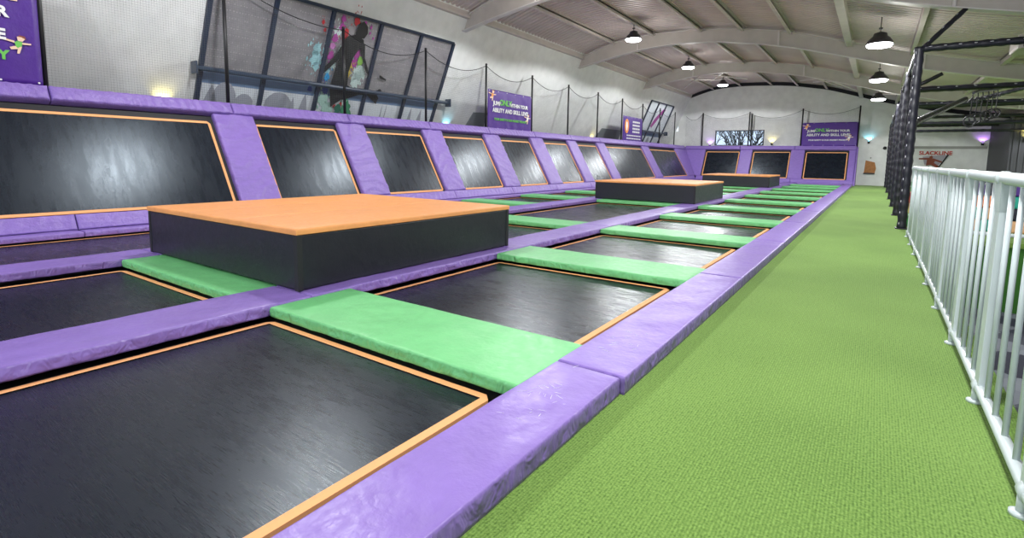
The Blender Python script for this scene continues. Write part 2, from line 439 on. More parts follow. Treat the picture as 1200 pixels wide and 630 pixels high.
# boxes
for k, cy in enumerate((3.885, 15.2, 26.52)):
    x0, x1, ya, yb = -6.62, -3.79, cy - 1.475, cy + 1.475
    lab = ['nearest black foam box with an orange padded top', 'middle one of three black foam boxes with scuffed orange top', 'farthest black foam box with orange top, near the end wall'][k]
    t = empty('foam_box', (-5.2, cy, ZT), lab, 'box', 'foam boxes on the middle lane')
    bm = bmesh.new(); box(bm, (x0, ya, .088), (x1, yb, .55), .012); obj('body', bm, M['boxside'], t)
    for sx in (x0, x1):
        for sy in (ya, yb):
            bm = bmesh.new(); a, b = (sx - .004 if sx == x1 - 0 and sx == x1 else sx - .006), 0
            wx = .045
            box(bm, (sx - (wx if sx == x1 else .006), sy - (wx if sy == yb else .006), ZT + .005), (sx + (.006 if sx == x1 else wx), sy + (.006 if sy == yb else wx), .548), .005)
            obj('corner_strip', bm, M['rubber'], t)
    xs = [x0 - .01, x0 + .80, x0 + 1.80, x1 + .01]
    for a, b in zip(xs, xs[1:]):
        bm = bmesh.new()
        pad_mesh(bm, (a + .001, ya - .012, .55), (b - .001, ya - .012, .55), (b - .001, yb + .012, .55), (a + .001, yb + .012, .55), .05, .012, .12, .0012, seed=k * 3 + a)
        obj('top_pad', bm, M['orange'], t, True)
    if k == 1:
        bm = bmesh.new(); rr = random.Random(4)
        for q in range(14):
            cx, cyy = rr.gauss(-4.6, .35), rr.gauss(ya + .15, .05); l = rr.uniform(.02, .06)
            flat(bm, (cx, cyy, .6015), (1, 0, 0), (0, 1, 0), (0, 0, 1), [(-l, -.006), (l, 0), (-l * .3, .008)], .001)
        obj('scuff', bm, M['ink_brown'], t)

# ------------------------------------------------------------------ sloped trampoline walls
SL = .577
class Plane:
    """u along the wall, z height, n outward offset towards the room"""
    def __init__(s, kind):
        s.kind = kind
        s.N = V((1, 0, SL)).normalized() if kind == 'left' else V((0, -1, SL)).normalized()
        s.U = V((0, 1, 0)) if kind == 'left' else V((1, 0, 0))
        s.W = V((-SL, 0, 1)).normalized() if kind == 'left' else V((0, SL, 1)).normalized()
    def P(s, u, z, n=0):
        if s.kind == 'left': return V((-9.4 - SL * (z - .28), u, z)) + s.N * n
        return V((u, 33.6 + SL * (z - .28), z)) + s.N * n
def quad_pad(pl, u0, u1, z0, z1, name, mat, n0=-.06, t=.09, u0t=None, u1t=None, **kw):
    u0t = u0 if u0t is None else u0t; u1t = u1 if u1t is None else u1t
    bm = bmesh.new()
    pad_mesh(bm, pl.P(u0, z0, n0), pl.P(u1, z0, n0), pl.P(u1t, z1, n0), pl.P(u0t, z1, n0), t, nrm=pl.N, **kw)
    return obj(name, bm, mat, None, True)
def wall_tramp(pl, u0, u1, z0, z1, label):
    N, U, W = pl.N, pl.U, pl.W
    base = pl.P((u0 + u1) / 2, z0, -.06)
    t = empty('wall_trampoline', base, label, 'trampoline', 'sloped wall trampolines')
    Lu = u1 - u0; Lw = (z1 - z0) * math.sqrt(1 + SL * SL); o = pl.P(u0, z0, -.05)
    w = .045; bm = bmesh.new()
    flat(bm, o, U, W, N, [(w * .6, w * .6), (Lu - w * .6, w * .6), (Lu - w * .6, Lw - w * .6), (w * .6, Lw - w * .6)], .008); obj('bed', bm, M['bed'], t)
    bm = bmesh.new(); c = .05
    oo = [(c, 0), (Lu - c, 0), (Lu, c), (Lu, Lw - c), (Lu - c, Lw), (c, Lw), (0, Lw - c), (0, c)]
    ii = [(c, w), (Lu - c, w), (Lu - w, c), (Lu - w, Lw - c), (Lu - c, Lw - w), (c, Lw - w), (w, Lw - c), (w, c)]
    for i in range(8):
        j = (i + 1) % 8; flat(bm, o, U, W, N, [oo[i], oo[j], ii[j], ii[i]], .016)
    obj('webbing', bm, M['web'], t)
    bm = bmesh.new(); g = .12
    flat(bm, pl.P(u0, z0, -.075), U, W, N, [(-g, -g * .6), (Lu + g, -g * .6), (Lu + g, Lw + g), (-g, Lw + g)], .015)
    obj('spring_cover', bm, M['rubber'], t)
    return t
ZO0, ZO1 = .31, 1.80
PL, PB = Plane('left'), Plane('back')
mats = [(.27, 4.84), (5.69, 7.60), (8.45, 10.36), (11.2, 13.1), (13.98, 15.80), (16.73, 18.55), (19.38, 21.25), (22.15, 26.7), (27.75, 32.3)]
for i, (a, b) in enumerate(mats):
    kind = 'extra-long black' if b - a > 3 else 'black'
    wall_tramp(PL, a, b, ZO0, ZO1, f'{kind} sloped trampoline with orange edging on the left wall, {ORD[i]} from the camera')
# dividers
edges = [(-.6, .2)] + [(mats[i][1] + .07, mats[i + 1][0] - .0) for i in range(8)]
for i, (a, b) in enumerate(edges):
    o = quad_pad(PL, a, b, .285, 1.93, 'divider_pad', M['purple_fold'], -.07, .10, r=.03, res=.04 if i < 5 else .08, wr=.008, fold=.022, seed=i + 100)
    tag(o, f'purple upright divider pad on the left wall, {"before the first" if i == 0 else "between the " + ORD[i - 1] + " and " + ORD[i]} wall trampoline' + ('s' if i else ''), 'pad', 'divider pads on the left wall')
c0 = 33.54; ct = 33.6 + SL * (1.93 - .28)
o = quad_pad(PL, 32.37, c0, .285, 1.93, 'divider_pad', M['purple_fold'], -.07, .10, u1t=ct, r=.03, res=.12, wr=.004, fold=.004, seed=120)
tag(o, 'wide purple corner pad on the left wall, widening upward to meet the end wall', 'pad', 'divider pads on the left wall')
# top pads
tj = [-.17 + 2.735 * i for i in range(13)]
for i, a in enumerate(tj):
    b = tj[i + 1] if i < 12 else 34.55
    u0_, u1_ = a + .006, b - .006
    o = quad_pad(PL, u0_, u1_, 1.93, 2.15, 'top_rail_pad', M['purple_fold'], -.10, .17, r=.04, res=.03 if i < 6 else .07, wr=.006, pleat=.022, skew=3.5, seed=i + 140)
    tag(o, f'purple pleated pad capping the left trampoline wall, {ORD[i]} from the camera', 'pad', 'capping pads on the left wall')
# lower slanted pads and flat kerb pads
for i in range(-1, 12):
    a, b = 2.49 + 2.735 * i + .006, 2.49 + 2.735 * (i + 1) - .006
    if i == 10: b = 33.5
    if i == 11: continue
    o = quad_pad(PL, a, b, .075, .285, 'skirting_pad', M['purple_fold'], -.06, .08, r=.02, res=.035 if i < 5 else .08, wr=.006, pleat=.014, skew=-2, seed=i + 160)
    tag(o, f'low sloping purple pad under the left wall trampolines, {ORD[i + 1]} from the camera', 'pad', 'sloping pads at the foot of the left wall')
    bm = bmesh.new(); 
    pad_mesh(bm, (-9.27, a, ZB), (-9.03, a, ZB), (-9.03, b, ZB), (-9.27, b, ZB), .075, .022, .05 if i < 3 else .2, .003, pucker=.006 if i < 3 else .002, seed=i + 190)
    tag(obj('kerb_pad', bm, M['purple'], None, True), f'flat narrow purple pad at the foot of the left wall, {ORD[i + 1]} from the camera', 'pad', 'flat pads at the foot of the left wall')
# back wall
bm_list = [(-8.97, -6.98), (-6.19, -4.2), (-3.39, -1.36)]
for i, (a, b) in enumerate(bm_list):
    wall_tramp(PB, a, b, .31, 1.82, f'black sloped trampoline with orange edging on the end wall, {["left one", "middle one", "right one"][i]} of three')
for i, (a, b, t_) in enumerate(((-6.98 + .03, -6.19 - .07, 'left and middle'), (-4.2 + .03, -3.39 - .07, 'middle and right'))):
    o = quad_pad(PB, a, b, .285, 1.93, 'divider_pad', M['purple_fold'], -.07, .10, r=.03, res=.1, wr=.004, fold=.006, seed=i + 220)
    tag(o, f'purple upright pad between the {t_} end wall trampolines', 'pad', 'upright pads on the end wall')
o = quad_pad(PB, -9.4 + .01, -9.04, .285, 1.93, 'divider_pad', M['purple_fold'], -.07, .10, u0t=-9.4 - SL * 1.65, r=.03, res=.12, wr=.004, seed=230)
tag(o, 'purple corner pad at the left end of the end wall', 'pad', 'upright pads on the end wall')
o = quad_pad(PB, -1.30, -.98, .285, 1.93, 'divider_pad', M['purple_fold'], -.07, .10, r=.03, res=.08, wr=.004, fold=.008, seed=231)
tag(o, 'purple upright pad at the right end of the end wall by the carpet', 'pad', 'upright pads on the end wall')
for i, (a, b) in enumerate(((-10.35, -7.0), (-7.0, -4.0), (-4.0, -.97))):
    nm = ['left', 'middle', 'right'][i]
    o = quad_pad(PB, a + .006, b - .006, 1.93, 2.15, 'top_rail_pad', M['purple_fold'], -.10, .17, r=.04, res=.1, wr=.004, pleat=.012, skew=3, seed=i + 240)
    tag(o, f'purple pleated pad capping the end wall, {nm} third', 'pad', 'capping pads on the end wall')
    a2 = max(a, -9.3)
    o = quad_pad(PB, a2 + .006, b - .006, .075, .285, 'skirting_pad', M['purple_fold'], -.06, .08, r=.02, res=.12, wr=.004, pleat=.004, seed=i + 250)
    tag(o, f'low sloping purple pad under the end wall trampolines, {nm} third', 'pad', 'sloping pads at the foot of the end wall')
    bm = bmesh.new(); pad_mesh(bm, (max(a2, -9.0) + .006, 33.16, ZB), (min(b, -1.43) - .006, 33.16, ZB), (min(b, -1.43) - .006, 33.5, ZB), (max(a2, -9.0) + .006, 33.5, ZB), .075, .02, .2, .003, seed=i + 260)
    tag(obj('kerb_pad', bm, M['purple'], None, True), f'flat narrow purple pad at the foot of the end wall, {nm} third', 'pad', 'flat pads at the foot of the end wall')
# right cheek of the end wall frame: timber backing that carries the sloping pads
bm = bmesh.new()
for x0_, x1_ in ((-.965, -.90),):
    P = [(33.30, 0), (35.0, 0), (35.0, 2.1), (34.55, 2.1)]
    hexa(bm, [(x0_, y, z) for y, z in P] + [(x1_, y, z) for y, z in P])
bmesh.ops.recalc_face_normals(bm, faces=bm.faces)
tag(obj('end_cheek_pad', bm, M['purple']), 'narrow purple side panel closing the right end of the end wall frame', 'panel')
bm = bmesh.new()
P = [(-9.52, 0), (-9.52, .2), (-10.62, 2.1), (-10.95, 2.1), (-10.95, -.1), (-9.52, -.1)]
a_ = [bm.verts.new((x, -1.0, z)) for x, z in P]; b_ = [bm.verts.new((x, 34.2, z)) for x, z in P]
bm.faces.new(a_); bm.faces.new(b_[::-1])
for i in range(6): bm.faces.new((a_[i], b_[i], b_[(i + 1) % 6], a_[(i + 1) % 6]))
bmesh.ops.recalc_face_normals(bm, faces=bm.faces)
tag(obj('trim_1', bm, M['pit']), 'dark backing frame behind the left trampoline wall', 'frame', kind='structure')
bm = bmesh.new()
P = [(33.74, -.1), (33.74, .2), (34.8, 2.1), (35.0, 2.1), (35.0, -.1)]
a_ = [bm.verts.new((-10.9, y, z)) for y, z in P]; b_ = [bm.verts.new((-.97, y, z)) for y, z in P]
bm.faces.new(a_); bm.faces.new(b_[::-1])
for i in range(5): bm.faces.new((a_[i], b_[i], b_[(i + 1) % 5], a_[(i + 1) % 5]))
bmesh.ops.recalc_face_normals(bm, faces=bm.faces)
tag(obj('trim_2', bm, M['pit']), 'dark backing frame behind the end trampoline wall', 'frame', kind='structure')

# ------------------------------------------------------------------ floor slabs
def struct(name, bm, mat, label, cat): return tag(obj(name, bm, mat), label, cat, kind='structure')
bm = bmesh.new(); box(bm, (-1.06, -5.5, -.2), (.60, 11.1, 0)); box(bm, (-1.06, 11.1, -.2), (9, 35.05, 0))
struct('floor', bm, M['carpet'], 'green ribbed carpet walkway beside the trampolines', 'floor')
bm = bmesh.new(); box(bm, (-13, -5.5, -.25), (-1.061, 35.05, -.10)); struct('floor_pit', bm, M['pit'], 'dark slab under the trampolines', 'floor')
bm = bmesh.new(); box(bm, (.60, -5.5, -1.25), (9, 11.1, -1.1)); struct('floor_lower', bm, M['tile'], 'grey patterned tile floor below the railing', 'floor')
bm = bmesh.new(); box(bm, (.60, 11.04, -1.1), (9, 11.10, -.06)); struct('wall_lower', bm, M['darkgreen'], 'dark green drop wall beyond the railing', 'wall')
bm = bmesh.new(); box(bm, (.601, -5.5, -1.1), (.63, 11.03, -.03)); struct('wall_step', bm, M['darkgreen'], 'dark green side of the carpet walkway', 'wall')
bm = bmesh.new(); box(bm, (.60, 11.0, -.07), (9, 11.12, .012), .01); box(bm, (.597, -5.5, -.1), (.66, 11.0, .006), .004)
struct('trim_3', bm, M['carpet'], 'green turf edging along the drop', 'edging')

# ------------------------------------------------------------------ walls and roof
def wx(z): return -11.6 + .418 * (z - 2.22)
WN = V((1, 0, -.418)).normalized(); WW = V((.418, 0, 1)).normalized(); WK = math.sqrt(1 + .418 ** 2)
def onw(y, z, n=0): return V((wx(z), y, z)) + WN * n
def prism_wall(bm, y0, y1, z0, z1, th=.2):
    hexa(bm, [onw(y0, z0), onw(y1, z0), onw(y1, z0, -th), onw(y0, z0, -th), onw(y0, z1), onw(y1, z1), onw(y1, z1, -th), onw(y0, z1, -th)])
bm = bmesh.new(); prism_wall(bm, -5.5, 35.2, -.2, 5.75); bmesh.ops.recalc_face_normals(bm, faces=bm.faces)
struct('wall_left', bm, M['wall'], 'white wall leaning inward above the left trampolines', 'wall')
TOP = [(-10.6, 5.25), (-10, 5.48), (-8.9, 5.80), (-8.1, 5.9), (-7.2, 5.94), (-5.5, 5.88), (-4.4, 5.78), (-3.35, 5.60), (-2.55, 5.44), (-.9, 4.93), (.4, 4.54), (2, 4.15), (4, 3.78), (6.5, 3.5), (9.1, 3.35)]
BOT = [(-10.5, 4.92), (-9.9, 5.04), (-8.9, 5.22), (-7.5, 5.42), (-6.3, 5.46), (-5, 5.39), (-4.4, 5.30), (-3.45, 5.14), (-2.5, 4.92), (-.86, 4.46), (.45, 4.08), (2, 3.72), (4, 3.35), (6.5, 3.05), (9.1, 2.9)]
def ev(T, x):
    if x <= T[0][0]: return T[0][1] + (x - T[0][0]) * (T[1][1] - T[0][1]) / (T[1][0] - T[0][0])
    for k in range(len(T) - 1):
        if x <= T[k + 1][0]:
            p0, p1, p2, p3 = T[max(k - 1, 0)], T[k], T[k + 1], T[min(k + 2, len(T) - 1)]
            t = (x - p1[0]) / (p2[0] - p1[0]); h = p2[0] - p1[0]
            m1 = (p2[1] - p0[1]) / (p2[0] - p0[0]) * h; m2 = (p3[1] - p1[1]) / (p3[0] - p1[0]) * h
            return (2*t**3-3*t*t+1)*p1[1] + (t**3-2*t*t+t)*m1 + (-2*t**3+3*t*t)*p2[1] + (t**3-t*t)*m2
    return T[-1][1]
XS = [-10.55 + .35 * i for i in range(57)]; XS = [x for x in XS if x < 9.05] + [9.05]
# corrugated deck (ribs run across the hall)
bm = bmesh.new(); ys = []
y = -5.5
while y < 35.2:
    ys += [(y, 0), (y + .10, 0), (y + .125, .035), (y + .175, .035)]; y += .2
XD = [-10.75] + XS[::2]
rows = [[bm.verts.new((x, yy, ev(TOP, x) + .10 + dz)) for x in XD] for yy, dz in ys]
for a, b in zip(rows, rows[1:]):
    for k in range(len(XD) - 1): bm.faces.new((a[k], a[k + 1], b[k + 1], b[k]))
r = bmesh.ops.extrude_face_region(bm, geom=list(bm.faces)); bmesh.ops.translate(bm, verts=[g for g in r['geom'] if isinstance(g, bmesh.types.BMVert)], vec=(0, 0, .05))
bmesh.ops.recalc_face_normals(bm, faces=bm.faces)
struct('ceiling', bm, M['deck'], 'corrugated metal roof deck', 'ceiling')
BY = [5.0, 12.35, 19.7, 27.05]
for i, y in enumerate(BY):
    t = empty('roof_beam', (-10.5, y, 4.92), f'arched off-white steel roof beam, {ORD[i]} from the camera', 'beam', 'arched roof beams')
    def strip(fa, fb, w, name, mat):
        bm = bmesh.new(); ra = []
        X0_ = [-10.47] + [x for x in XS if x > -10.4]
        for x in X0_:
            za, zb = fa(x), fb(x)
            ra.append([bm.verts.new((x, y + s, z)) for s, z in ((-w, za), (w, za), (w, zb), (-w, zb))])
        for a, b in zip(ra, ra[1:]):
            for k in range(4): bm.faces.new((a[k], b[k], b[(k + 1) % 4], a[(k + 1) % 4]))
        bm.faces.new(ra[0]); bm.faces.new(ra[-1][::-1]); bmesh.ops.recalc_face_normals(bm, faces=bm.faces)
        obj(name, bm, mat, t)
    strip(lambda x: ev(BOT, x) + .02, lambda x: ev(TOP, x) - .0, .012, 'web', M['beam'])
    strip(lambda x: ev(BOT, x), lambda x: ev(BOT, x) + .022, .1, 'bottom_flange', M['flange'])
    strip(lambda x: ev(TOP, x) - .02, lambda x: ev(TOP, x), .1, 'top_flange', M['flange'])
    for x in (-7.9, -3.0, .9, 4.2):
        bm = bmesh.new(); box(bm, (x - .025, y - .085, ev(BOT, x) + .022), (x + .025, y - .0125, ev(TOP, x) - .02)); obj('stiffener', bm, M['flange'], t)
PX = [-8.87, -7.28, -5.53, -4.13, -2.65, -.98, .6, 2.6, 5.2]
for i, x in enumerate(PX):
    bm = bmesh.new(); w = .05 if i != 5 else .09; d = .16 if i != 5 else .22; z = ev(TOP, x)
    for ya, yb in zip([-5.4] + [q + .11 for q in BY], [q - .11 for q in BY] + [34.9]):
        box(bm, (x - w, ya, z + .075), (x + w, yb, z + .095)); box(bm, (x - w, ya, z + .075 - d), (x - w + .02, yb, z + .075)); box(bm, (x - w, ya, z + .06 - d), (x + w, yb, z + .08 - d))
    box(bm, (x - w, -5.4, z + .03), (x - w + .02, 34.9, z + .07))
    tag(obj('roof_purlin', bm, M['purlin']), f'pale steel purlin running the length of the roof, {ORD[i]} from the left wall', 'purlin', 'roof purlins')
bm = bmesh.new(); box(bm, (-10.42, -5.4, 5.27), (-10.2, 34.9, 5.36), .02); box(bm, (-10.38, -5.4, 5.36), (-10.24, 34.9, 5.48), .02)
tag(obj('eave_rail', bm, M['purlin']), 'pale rounded eave member where the left wall meets the roof', 'eave rail')
bm = bmesh.new()
for x, dx in ((-9.6, 2.3), (-6.2, -2.0), (-3.6, 1.9), (-1.1, -1.9), (-.4, 2.0)):
    z0_, z1_ = ev(TOP, x) - .2, ev(TOP, x + dx) - .2
    tube(bm, [(x, 27.3, z0_), (x + dx, 31.2, z1_ - .02)], .03, 6); tube(bm, [(x + dx, 27.3, z1_), (x, 31.2, z0_ - .02)], .03, 6)
tag(obj('roof_bracing', bm, M['flange']), 'crossed white bracing rods under the last roof bay', 'bracing', kind='structure')
# back wall with window opening
WB = (-8.62, -5.76, 2.2, 3.14)
bm = bmesh.new()
box(bm, (-12.6, 35.0, -.2), (9.1, 35.2, WB[2])); box(bm, (-12.6, 35.0, WB[2]), (WB[0], 35.2, WB[3])); box(bm, (WB[1], 35.0, WB[2]), (9.1, 35.2, WB[3]))
xs = [-11] + [x for x in XS]
for a, b in zip(xs, xs[1:]):
    hexa(bm, [(a, 35.0, WB[3]), (b, 35.0, WB[3]), (b, 35.2, WB[3]), (a, 35.2, WB[3]), (a, 35.0, ev(TOP, a) - .12), (b, 35.0, ev(TOP, b) - .12), (b, 35.2, ev(TOP, b) - .12), (a, 35.2, ev(TOP, a) - .12)])
bmesh.ops.recalc_face_normals(bm, faces=bm.faces)
struct('wall_back', bm, M['wall'], 'white end wall', 'wall')
bm = bmesh.new()
for a, b in zip(xs, xs[1:]):
    hexa(bm, [(a, 35.10, ev(TOP, a) - .13), (b, 35.10, ev(TOP, b) - .13), (b, 35.22, ev(TOP, b) - .13), (a, 35.22, ev(TOP, a) - .13), (a, 35.10, ev(TOP, a) + .2), (b, 35.10, ev(TOP, b) + .2), (b, 35.22, ev(TOP, b) + .2), (a, 35.22, ev(TOP, a) + .2)])
bmesh.ops.recalc_face_normals(bm, faces=bm.faces)
struct('trim_4', bm, M['gap_shade'], 'dark strip painted in for the shaded gap above the end wall', 'trim')  # near-black panel closes the roof gap, its shade put into the colour
bm = bmesh.new(); box(bm, (1.1, 34.96, 2.03), (4.45, 35.0, 2.16)); struct('trim_5', bm, M['wallgrey'], 'grey horizontal band on the right part of the end wall', 'trim')
w1 = empty('window_1', (-7.2, 35.0, 2.2), 'end wall window with bare trees outside', 'window', kind='structure')
bm = bmesh.new(); a, b, c, d = WB
for lo, hi in (((a, 34.98, c), (a + .05, 35.1, d)), ((b - .05, 34.98, c), (b, 35.1, d)), ((a + .05, 34.98, d - .05), (b - .05, 35.1, d)), ((a + .05, 34.98, c), (b - .05, 35.1, c + .04)), ((-7.22, 34.98, c + .04), (-7.15, 35.1, d - .05))): box(bm, lo, hi)
obj('window_frame', bm, M['navy'], w1)
bm = bmesh.new(); box(bm, (a + .05, 35.05, c + .04), (b - .05, 35.06, d - .05)); obj('pane', bm, M['glass'], w1)
# bare trees outside
def bare_tree(x, y, h, seed, label):
    rr = random.Random(seed); bm = bmesh.new()
    def br(p, d, l, r, k):
        q = p + d * l; mid = (p + q) / 2 + V((rr.uniform(-1, 1), rr.uniform(-1, 1), 0)) * l * .06
        tube(bm, [p, mid, q], [r, r * .85, r * .65], 5, False)
        if k == 0: return
        for _ in range(3):
            nd_ = (d + V((rr.uniform(-1, 1), rr.uniform(-.7, .7), rr.uniform(-.25, .6))) * .75).normalized()
            br(p + d * l * rr.uniform(.55, 1), nd_, l * rr.uniform(.6, .8), r * .55, k - 1)
    br(V((x, y, -.6)), V((0, 0, 1)), h * .35, h * .022, 5)
    tag(obj('bare_tree', bm, M['bark']), label, 'tree', 'bare trees outside the end window')
for i, (x, y) in enumerate(((-10.2, 40), (-8.0, 42), (-7.2, 39), (-9.6, 46), (-5.6, 43))):
    bare_tree(x, y, 5.5 + i * .2, i, ['bare tree outside the end window, at its left edge', 'bare tree outside the end window, left of its centre mullion', 'bare tree outside the end window, nearest the glass',
        'taller bare tree far outside the end window, behind the left pane', 'bare tree outside the end window, behind the right pane'][i])
bm = bmesh.new(); box(bm, (-30, 35.3, -.8), (20, 60, -.6)); struct('ground', bm, M['darkgreen'], 'dark grass outside the end window', 'ground')
# right wall and dark cladding block
bm = bmesh.new(); box(bm, (9.1, -5.5, -1.25), (9.3, 35.2, 3.7)); struct('wall_right', bm, M['wall'], 'white right side wall', 'wall')
bm = bmesh.new(); box(bm, (4.5, 30.0, 0), (9.1, 34.96, 3.22), .01)
for k in range(22): box(bm, (4.6 + k * .2, 29.97, 0), (4.68 + k * .2, 30.0, 3.2))
tag(obj('clad_block', bm, M['cladding']), 'dark grey clad room block in the right corner of the end wall', 'room block', kind='structure')

# ------------------------------------------------------------------ big left window
def leftwindow(idx, ys, z0, z1, zr, label, up='film'):
    w = empty(f'window_{idx}', onw((ys[0] + ys[-1]) / 2, z0), label, 'window', kind='structure')
    Lw = lambda z: (z - z0) * WK
    bm = bmesh.new(); n = len(ys) - 1
    for a, b in zip(ys, ys[1:]):
        bm = bmesh.new(); flat(bm, onw(a, z0, .005), (0, 1, 0), WW, WN, [(0, Lw(zr)), (b - a, Lw(zr)), (b - a, Lw(z1)), (0, Lw(z1))], .01)
        obj('upper_pane', bm, M[up], w)
        bm = bmesh.new(); zb = zr - .27
        flat(bm, onw(a, z0, .005), (0, 1, 0), WW, WN, [(0, 0), (b - a, 0), (b - a, Lw(zb)), (0, Lw(zb))], .01, 0)
        flat(bm, onw(a, z0, .005), (0, 1, 0), WW, WN, [(0, Lw(zb)), (b - a, Lw(zb)), (b - a, Lw(zr)), (0, Lw(zr))], .01, 1)
        obj('lower_pane', bm, [M['film_light'], M['film_blue']], w)
    for k, a in enumerate(ys):
        bm = bmesh.new(); hw = .045
        flat(bm, onw(a, z0, .014), (0, 1, 0), WW, WN, [(-hw, 0), (hw, 0), (hw, Lw(z1)), (-hw, Lw(z1))], .06); obj('mullion', bm, M['navy'], w)
    bm = bmesh.new(); flat(bm, onw(ys[0], z1, .014), (0, 1, 0), WW, WN, [(0, -.03), (ys[-1] - ys[0], -.03), (ys[-1] - ys[0], .04), (0, .04)], .06); obj('head_rail', bm, M['navy'], w)
    return w
W1 = leftwindow(2, [5.17, 6.49, 7.87, 9.30, 10.71, 12.03], 1.2, 4.56, 2.9, 'large sloping left wall window with navy mullions and a jumper mural')
W2 = leftwindow(3, [28.75, 30.0, 31.3, 32.6], 1.2, 4.53, 2.9, 'far sloping left wall window with navy mullions', 'film_light')
# tree silhouettes on the lower glass
bm = bmesh.new(); rr = random.Random(3)
def fl(bm, pts, n=.018, th=.002):
    o = onw(0, 2.2, n); flat(bm, o, (0, 1, 0), WW, WN, [(y, (z - 2.2) * WK) for y, z in pts], th)
for (y, w, z, kind) in ((5.45, .2, 2.62, 1), (5.72, .25, 2.7, 0), (6.15, .2, 2.5, 0), (6.95, .33, 2.62, 0), (7.3, .12, 2.55, 1), (7.6, .16, 2.66, 1), (10.0, .03, 2.65, 1), (10.15, .03, 2.7, 1), (11.1, .1, 2.65, 1), (11.5, .13, 2.62, 1), (29.3, .2, 2.6, 1), (30.7, .2, 2.6, 0)):
    if kind: P = [(y - w, 1.9), (y + w, 1.9), (y + w * .75, 2.2), (y + w * .35, z - .15), (y, z), (y - w * .4, z - .18), (y - w * .8, 2.2)]
    else: P = [(y - w * .7, 1.9), (y + w * .7, 1.9)] + [(y + w * math.cos(a * .3927) * (1 + .05 * (a % 2)), 2.3 + (z - 2.3) * math.sin(a * .3927)) for a in range(0, 9)]
    fl(bm, P)
s = obj('tree_silhouette', bm, M['film_shape'], W1); s['kind'] = 'stuff'
# jumper mural: dark silhouette over paint splashes
inks = {'r': (.45, .02, .03), 'm': (.38, .05, .30), 'p': (.55, .2, .5), 'c': (.35, .62, .68), 'b': (.02, .3, .6), 'n': (.03, .06, .3), 'g': (.25, .5, .08), 'y': (.65, .5, .06), 'w': (.55, .68, .66), 't': (.40, .62, .55), 'e': (.05, .28, .14), 'd': (.02, .15, .1)}
MI = {k: new_mat('paint_' + {'r': 'red', 'm': 'magenta', 'p': 'pink', 'c': 'cyan', 'b': 'blue', 'n': 'navy', 'g': 'lime', 'y': 'yellow', 'w': 'pale', 't': 'mint', 'e': 'green', 'd': 'dark_green'}[k], c, .6) for k, c in inks.items()}
mur = empty('jumper_mural', onw(8.7, 2.5, .02), 'paint splash mural with a black silhouette of a jumping person on the big left window', 'mural')
sp = [(8.55, 4.46, .11, 'r'), (7.66, 4.25, .05, 'r'), (7.74, 4.1, .04, 'r'), (8.17, 4.42, .07, 'm'), (8.18, 4.25, .09, 'm'), (8.3, 4.12, .12, 'r'), (8.06, 3.98, .1, 'm'), (8.03, 3.8, .08, 'p'), (8.03, 3.59, .1, 'm'), (7.65, 3.66, .14, 'c'), (7.66, 3.45, .18, 'c'), (7.72, 3.3, .1, 'c'), (8.05, 3.25, .08, 'c'), (8.06, 3.1, .09, 'b'), (7.67, 2.78, .07, 'n'), (8.09, 2.81, .1, 'n'),
      (8.75, 3.75, .14, 'm'), (8.75, 3.53, .12, 'm'), (8.91, 3.59, .1, 'g'), (8.62, 3.45, .1, 'y'), (8.60, 3.28, .11, 'y'), (8.93, 3.32, .2, 'w'), (8.9, 3.13, .2, 'w'), (9.06, 3.3, .11, 'w'), (8.09, 2.58, .17, 't'), (8.25, 2.38, .17, 't'), (8.81, 2.37, .2, 'e'), (8.55, 2.40, .12, 'd'), (8.62, 2.52, .06, 'r'), (8.45, 2.45, .05, 'r'), (9.0, 4.4, .04, 'm'), (9.01, 4.27, .03, 'm'), (9.14, 4.17, .03, 'm'), (8.81, 4.46, .05, 'm'), (8.15, 3.4, .1, 'w'), (8.1, 4.1, .13, 'w'), (8.3, 3.75, .1, 'w')]
rr = random.Random(11); layer = .09
base_n = .02
for k, col in enumerate(sorted({q[3] for q in sp}, key='wtcpmrbngyed'.index)):
    bm = bmesh.new()
    for (y, z, r_, c_) in sp:
        if c_ != col: continue
        pts = []
        for a in range(20):
            rad = r_ * (rr.uniform(.55, 1.15) if a % 2 else rr.uniform(.6, .85))
            pts.append((y + rad * math.cos(a * math.pi / 10), z + 1.25 * rad * math.sin(a * math.pi / 10)))
        fl(bm, pts, base_n + k * .0025)
        for _ in range(12):
            dd = r_ * rr.uniform(1.0, 2.4); an = rr.uniform(0, 6.28); q = r_ * rr.uniform(.05, .2)
            cy_, cz_ = y + dd * math.cos(an) * .7, z + dd * math.sin(an) * 1.3
            fl(bm, [(cy_ + q * math.cos(t * 1.0472) * .7, cz_ + q * 1.5 * math.sin(t * 1.0472)) for t in range(6)], base_n + k * .0025)
    s = obj('paint_splash', bm, MI[col], mur); s['kind'] = 'stuff'
